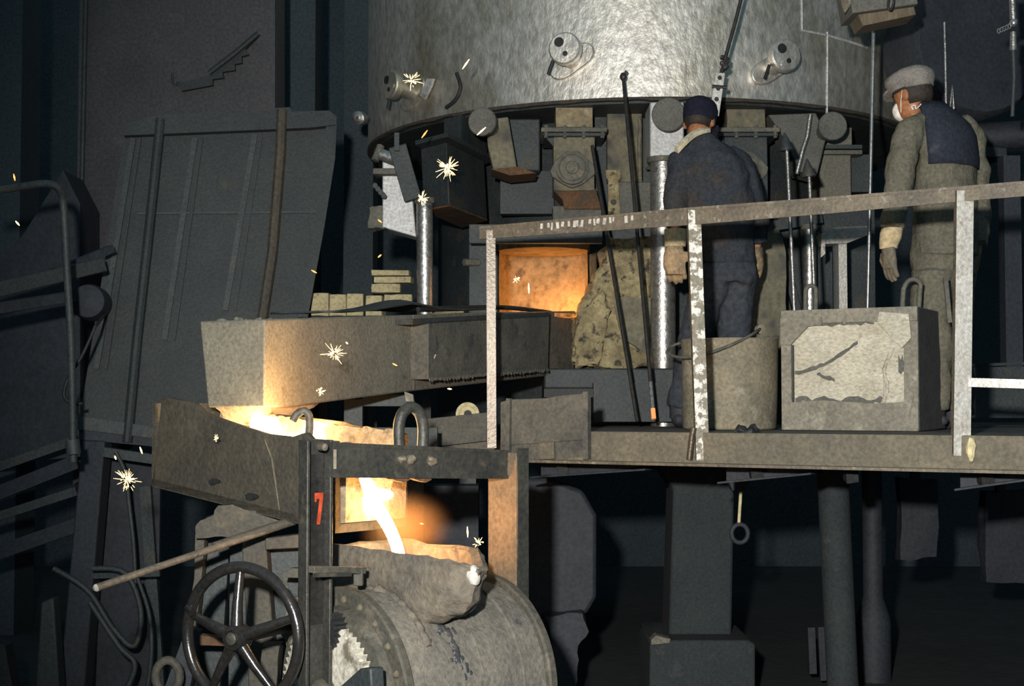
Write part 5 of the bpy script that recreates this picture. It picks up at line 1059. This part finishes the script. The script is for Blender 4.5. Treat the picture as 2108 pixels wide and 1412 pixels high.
for e in (-1, 1):
    build(MB().tube([hc_ + x_ * e * 0.080 + u_ * 0.025, hc_ + x_ * e * 0.078 - u_ * 0.03 + f_ * 0.02, hc_ + x_ * e * 0.062 - u_ * 0.085 + f_ * 0.04], 0.0022, 6), 'mask_string', M['mask'], mk)
eyes_mouth(mr, hc_, f_, x_, u_)
build(MB().tube(smoothpts([J(1880, 226, -0.10), J(1877, 219, -0.10), J(1884, 217, -0.10), J(1886, 224, -0.10), J(1896, 214, -0.10)], 4), 0.003, 6), 'mask_knot', M['mask'], mr)

# --- left man: navy cap, grey jacket, bending over, seen from behind
D2 = 7.45
F2 = V((0.22, 0.975, 0)); U2 = V((0.975, -0.22, 0)); K = lambda x, y, o=0.0: P(x, y, D2 + o)
ml = thing('person', 'person in dark navy cap and grey-navy jacket with tan gloves', 'person', V((K(1470, 880).x, D2, DZ)))
h2 = K(1440, 250, 0.03)
mb = MB(); f_, x_, u_, R_ = head(mb, h2, V((0.42, 0.9, -0.30)))
mb.tube([K(1437, 262), K(1440, 285), K(1450, 320)], [0.055, 0.058, 0.08], 12)
mb.loft([ering(K(x, y), U2 * w, F2 * h) for x, y, w, h in ((1492, 545, 0.15, 0.11), (1478, 440, 0.16, 0.11), (1458, 345, 0.17, 0.11), (1447, 305, 0.11, 0.08), (1442, 285, 0.06, 0.06))])
lg = (((1470, 545, -0.02), (1432, 690, -0.02), (1400, 860, -0.05)), ((1516, 545, 0.02), (1512, 690, 0.02), (1520, 860, 0.05)))
for l in lg: mb.tube([K(*p) if i < 2 else V((K(*p).x, D2 + p[2], DZ + 0.06)) for i, p in enumerate(l)], [0.085, 0.055, 0.04], 12)
bL = [K(1425, 308, -0.01), K(1404, 326, -0.03), K(1392, 400, -0.05), K(1392, 470, -0.10), K(1390, 500, -0.14)]
bR = [K(1495, 312, 0.01), K(1524, 332, 0.02), K(1552, 400, 0.04), K(1564, 470, 0.06), K(1556, 515, 0.10)]
for q in (bL, bR): mb.tube(q, [0.04, 0.045, 0.04, 0.030, 0.024], 10)
build(mb, 'body', M['skin'], ml, remesh=0.009)
mb = MB().loft([ering(K(x, y), U2 * w, F2 * h, 24) for x, y, w, h in ((1492, 546, 0.168, 0.140), (1488, 520, 0.170, 0.140), (1482, 470, 0.180, 0.140), (1474, 420, 0.195, 0.14), (1462, 365, 0.203, 0.14), (1455, 330, 0.192, 0.13), (1449, 305, 0.145, 0.105), (1444, 288, 0.09, 0.085), (1442, 278, 0.072, 0.075))])
mb.tube(bL[:4], [0.05, 0.072, 0.066, 0.060], 14); mb.tube([K(1495, 312, 0.01), K(1518, 332, 0.02), K(1545, 400, 0.04), K(1558, 455, 0.05), K(1560, 500, 0.07)], [0.05, 0.074, 0.07, 0.064, 0.052], 14)
build(mb, 'jacket', M['jacket'], ml, remesh=0.010)
mb = MB().loft([ering(K(x, y), U2 * w, F2 * h, 20) for x, y, w, h in ((1490, 500, 0.155, 0.12), (1492, 545, 0.165, 0.132), (1492, 585, 0.160, 0.13))])
for i, l in enumerate(lg):
    mb.tube([K(l[0][0] + 2, 560, l[0][2]), K((l[0][0] + l[1][0]) / 2, 625, l[0][2]), K(*l[1]), V((K(*l[2]).x, D2 + l[2][2], DZ + 0.10))], [0.108, 0.098, 0.086, 0.072], 14)
build(mb, 'trousers', M['trousers'], ml, remesh=0.010)
for l in lg:
    c = V((K(*l[2]).x, D2 + l[2][2], DZ)); build(MB().ell(c + F2 * 0.05 + ZZ * 0.045, (0.05, 0.13, 0.045), Matrix((U2, F2, ZZ)).transposed()).tube([c + ZZ * 0.05, c + ZZ * 0.16], 0.055, 12), 'boot', M['boot'], ml, smooth=60)
mb = MB().loft([ering(K(x, y, o), V((w, 0, 0)), V((0, w * 0.9, 0)), 16) for x, y, o, w in ((1392, 472, -0.11, 0.060), (1391, 490, -0.12, 0.060), (1390, 508, -0.14, 0.054))])
build(mb, 'glove_cuff', M['cuff'], ml, smooth=60, rough=(0.005, 30, 1))
mb = MB(); hand(mb, K(1389, 508, -0.14), V((0.02, 0.02, -1)), V((0.5, 0.85, 0.0)), 1.2, 0.42, 1)
mb.loft([ering(K(x, y, -0.14), V((w, 0, 0)), V((0, 0.045, 0)), 14) for x, y, w in ((1389, 505, 0.045), (1387, 525, 0.054), (1387, 550, 0.056), (1390, 566, 0.044))])
build(mb, 'glove', M['glove'], ml, remesh=0.006)
mb = MB(); hand(mb, K(1556, 512, 0.1), V((-0.05, 0.1, -1)), V((-0.5, 0.85, 0.0)), 1.15, 0.35, -1)
build(mb, 'glove', M['glove'], ml, remesh=0.006)
# towel round the neck
q = smoothpts([K(1392, 308, -0.13), K(1408, 292, -0.15), K(1428, 276, -0.12), K(1446, 269, -0.10), K(1460, 267, -0.07)], 5)
build(MB().loft([[p + V((-0.006, 0, 0.014)) * w, p + V((0.004, -0.018, 0.004)) * w, p + V((0.008, -0.004, -0.016)) * w, p + V((-0.004, 0.018, -0.004)) * w] for p, w in [(p, 1.35 - 0.5 * i / 20) for i, p in enumerate(q)]]), 'towel', M['towel'], ml, smooth=60)
mb = MB().loft([[h2 + u_ * z + x_ * math.cos(a) * rx + f_ * (math.sin(a) * ry - 0.012) for a in [math.pi + math.pi * k / 12 for k in range(13)]] + [h2 + u_ * z + x_ * math.cos(a) * rx * 0.8 + f_ * (math.sin(a) * ry * 0.8 - 0.012) for a in [2 * math.pi - math.pi * k / 12 for k in range(13)]] for z, rx, ry in ((-0.05, 0.058, 0.078), (-0.02, 0.074, 0.088), (0.03, 0.080, 0.092))])
build(mb, 'hair', M['hair'], ml, smooth=80)
capc = h2 + u_ * 0.045
cp = build(MB().loft([ering(capc + u_ * z + f_ * o, x_ * rx, f_ * ry, 28) for z, rx, ry, o in ((-0.055, 0.084, 0.104, 0), (-0.02, 0.089, 0.108, 0), (0.02, 0.090, 0.108, 0), (0.055, 0.080, 0.096, 0.0), (0.075, 0.055, 0.066, 0), (0.082, 0.02, 0.02, 0))]), 'work_cap', M['capnavy'], ml, smooth=80)
build(MB().loft([[capc - u_ * 0.045 + f_ * (0.085 + 0.075 * math.sin(a)) + x_ * math.cos(a) * 0.08 - u_ * 0.025 * math.sin(a) + u_ * th for a in [math.pi * k / 12 for k in range(13)]] for th in (0.0, 0.012)]), 'peak', M['capnavy'], cp, smooth=60)
eyes_mouth(ml, h2, f_, x_, u_)

# ------------------------------------------------------------------ sparks
def burst(x, y, d, r, n, lb, up=0.0):
    c = P(x, y, d); t = thing('spark_burst', lb, 'sparks', c, group='bursting sparks'); mb = MB(); s = PS(d)
    for i in range(n):
        a = random.uniform(0, 2 * math.pi); e = random.uniform(-0.6, 0.6); L_ = r * s * random.uniform(0.25, 1.0) ** 1.2
        dv = V((math.cos(a) * math.cos(e), math.sin(e), math.sin(a) * math.cos(e) + up)); p0 = c + dv * L_ * random.uniform(0.05, 0.6); p1 = c + dv * L_ * random.uniform(0.7, 1.15)
        w = s * random.uniform(0.35, 0.85); mb.tube([p0, (p0 + p1) / 2, p1], [w * 0.5, w, w * 0.4], 5)
    for i in range(max(3, n // 6)):
        mb.ell(c + V((random.gauss(0, 0.2), random.gauss(0, 0.1), random.gauss(0, 0.22))) * r * s, [s * random.uniform(1.0, 2.4)] * 3, n=6, m=4)
    build(mb, 'spark_spray', M['spark'], t, kind='stuff')
burst(922, 345, 7.3, 30, 60, 'bright spark burst in front of the dark chute')
burst(868, 410, 7.3, 20, 35, 'spark burst at the top of the short silver column')
burst(846, 165, 7.2, 26, 26, 'spark burst over the left peephole cover')
burst(688, 728, 5.2, 32, 34, 'spark burst before the launder side')
burst(660, 806, 5.1, 14, 22, 'small spark burst near the launder bottom edge')
burst(262, 988, 5.4, 30, 46, 'spark burst on the far left below the trough')
burst(444, 902, 5.1, 12, 14, 'tiny spark burst on the trough side')
burst(985, 1118, 4.9, 16, 20, 'spark burst behind the ladle lip')
burst(1064, 575, 7.6, 12, 8, 'small spark burst inside the hearth opening')
for i, (x0, y0, x1, y1, d, m, lb) in enumerate((
    (952, 142, 966, 122, 7.3, 'spark', 'short streaking spark high on the furnace shell'),
    (982, 278, 1000, 262, 7.4, 'spark', 'streaking spark on the round cap of the ochre duct'),
    (868, 284, 880, 268, 7.3, 'ember', 'dull red spark streak over the dark chute'),
    (778, 452, 786, 458, 7.3, 'ember', 'small ember beside the silver block'),
    (778, 530, 785, 524, 7.2, 'ember', 'small ember above the flat firebricks'),
    (641, 556, 652, 562, 6.2, 'ember', 'ember at the right edge of the leaning sheet'),
    (1088, 583, 1089, 604, 7.6, 'spark', 'thin upright spark in the hearth opening'),
    (962, 1084, 963, 1106, 4.9, 'spark', 'thin upright spark left of the hanger post'),
    (32, 455, 40, 464, 6.0, 'spark', 'bright ember near the bent handrail'),
    (28, 358, 31, 372, 6.0, 'ember', 'faint ember above the bent handrail'),
    (288, 920, 293, 934, 5.6, 'spark', 'ember just left of the trough end'),
    (236, 938, 239, 946, 5.6, 'spark', 'ember above the far left spark burst'),
    (808, 748, 818, 753, 5.6, 'ember', 'dull ember on the launder side'),
    (921, 800, 930, 801, 5.6, 'spark', 'ember under the launder by the lifting ring'),
    (712, 704, 716, 708, 5.3, 'spark', 'tiny ember above the launder spark burst'),
    (864, 1077, 872, 1079, 4.9, 'ember', 'faint ember right of the molten stream'))):
    a, b = P(x0, y0, d), P(x1, y1, d)
    build(MB().tube([a, (a + b) / 2, b], [PS(d) * 0.8, PS(d) * 2.0, PS(d) * 0.8], 6), 'spark', M[m], smooth=60, label=lb, cat='spark', group='single sparks')
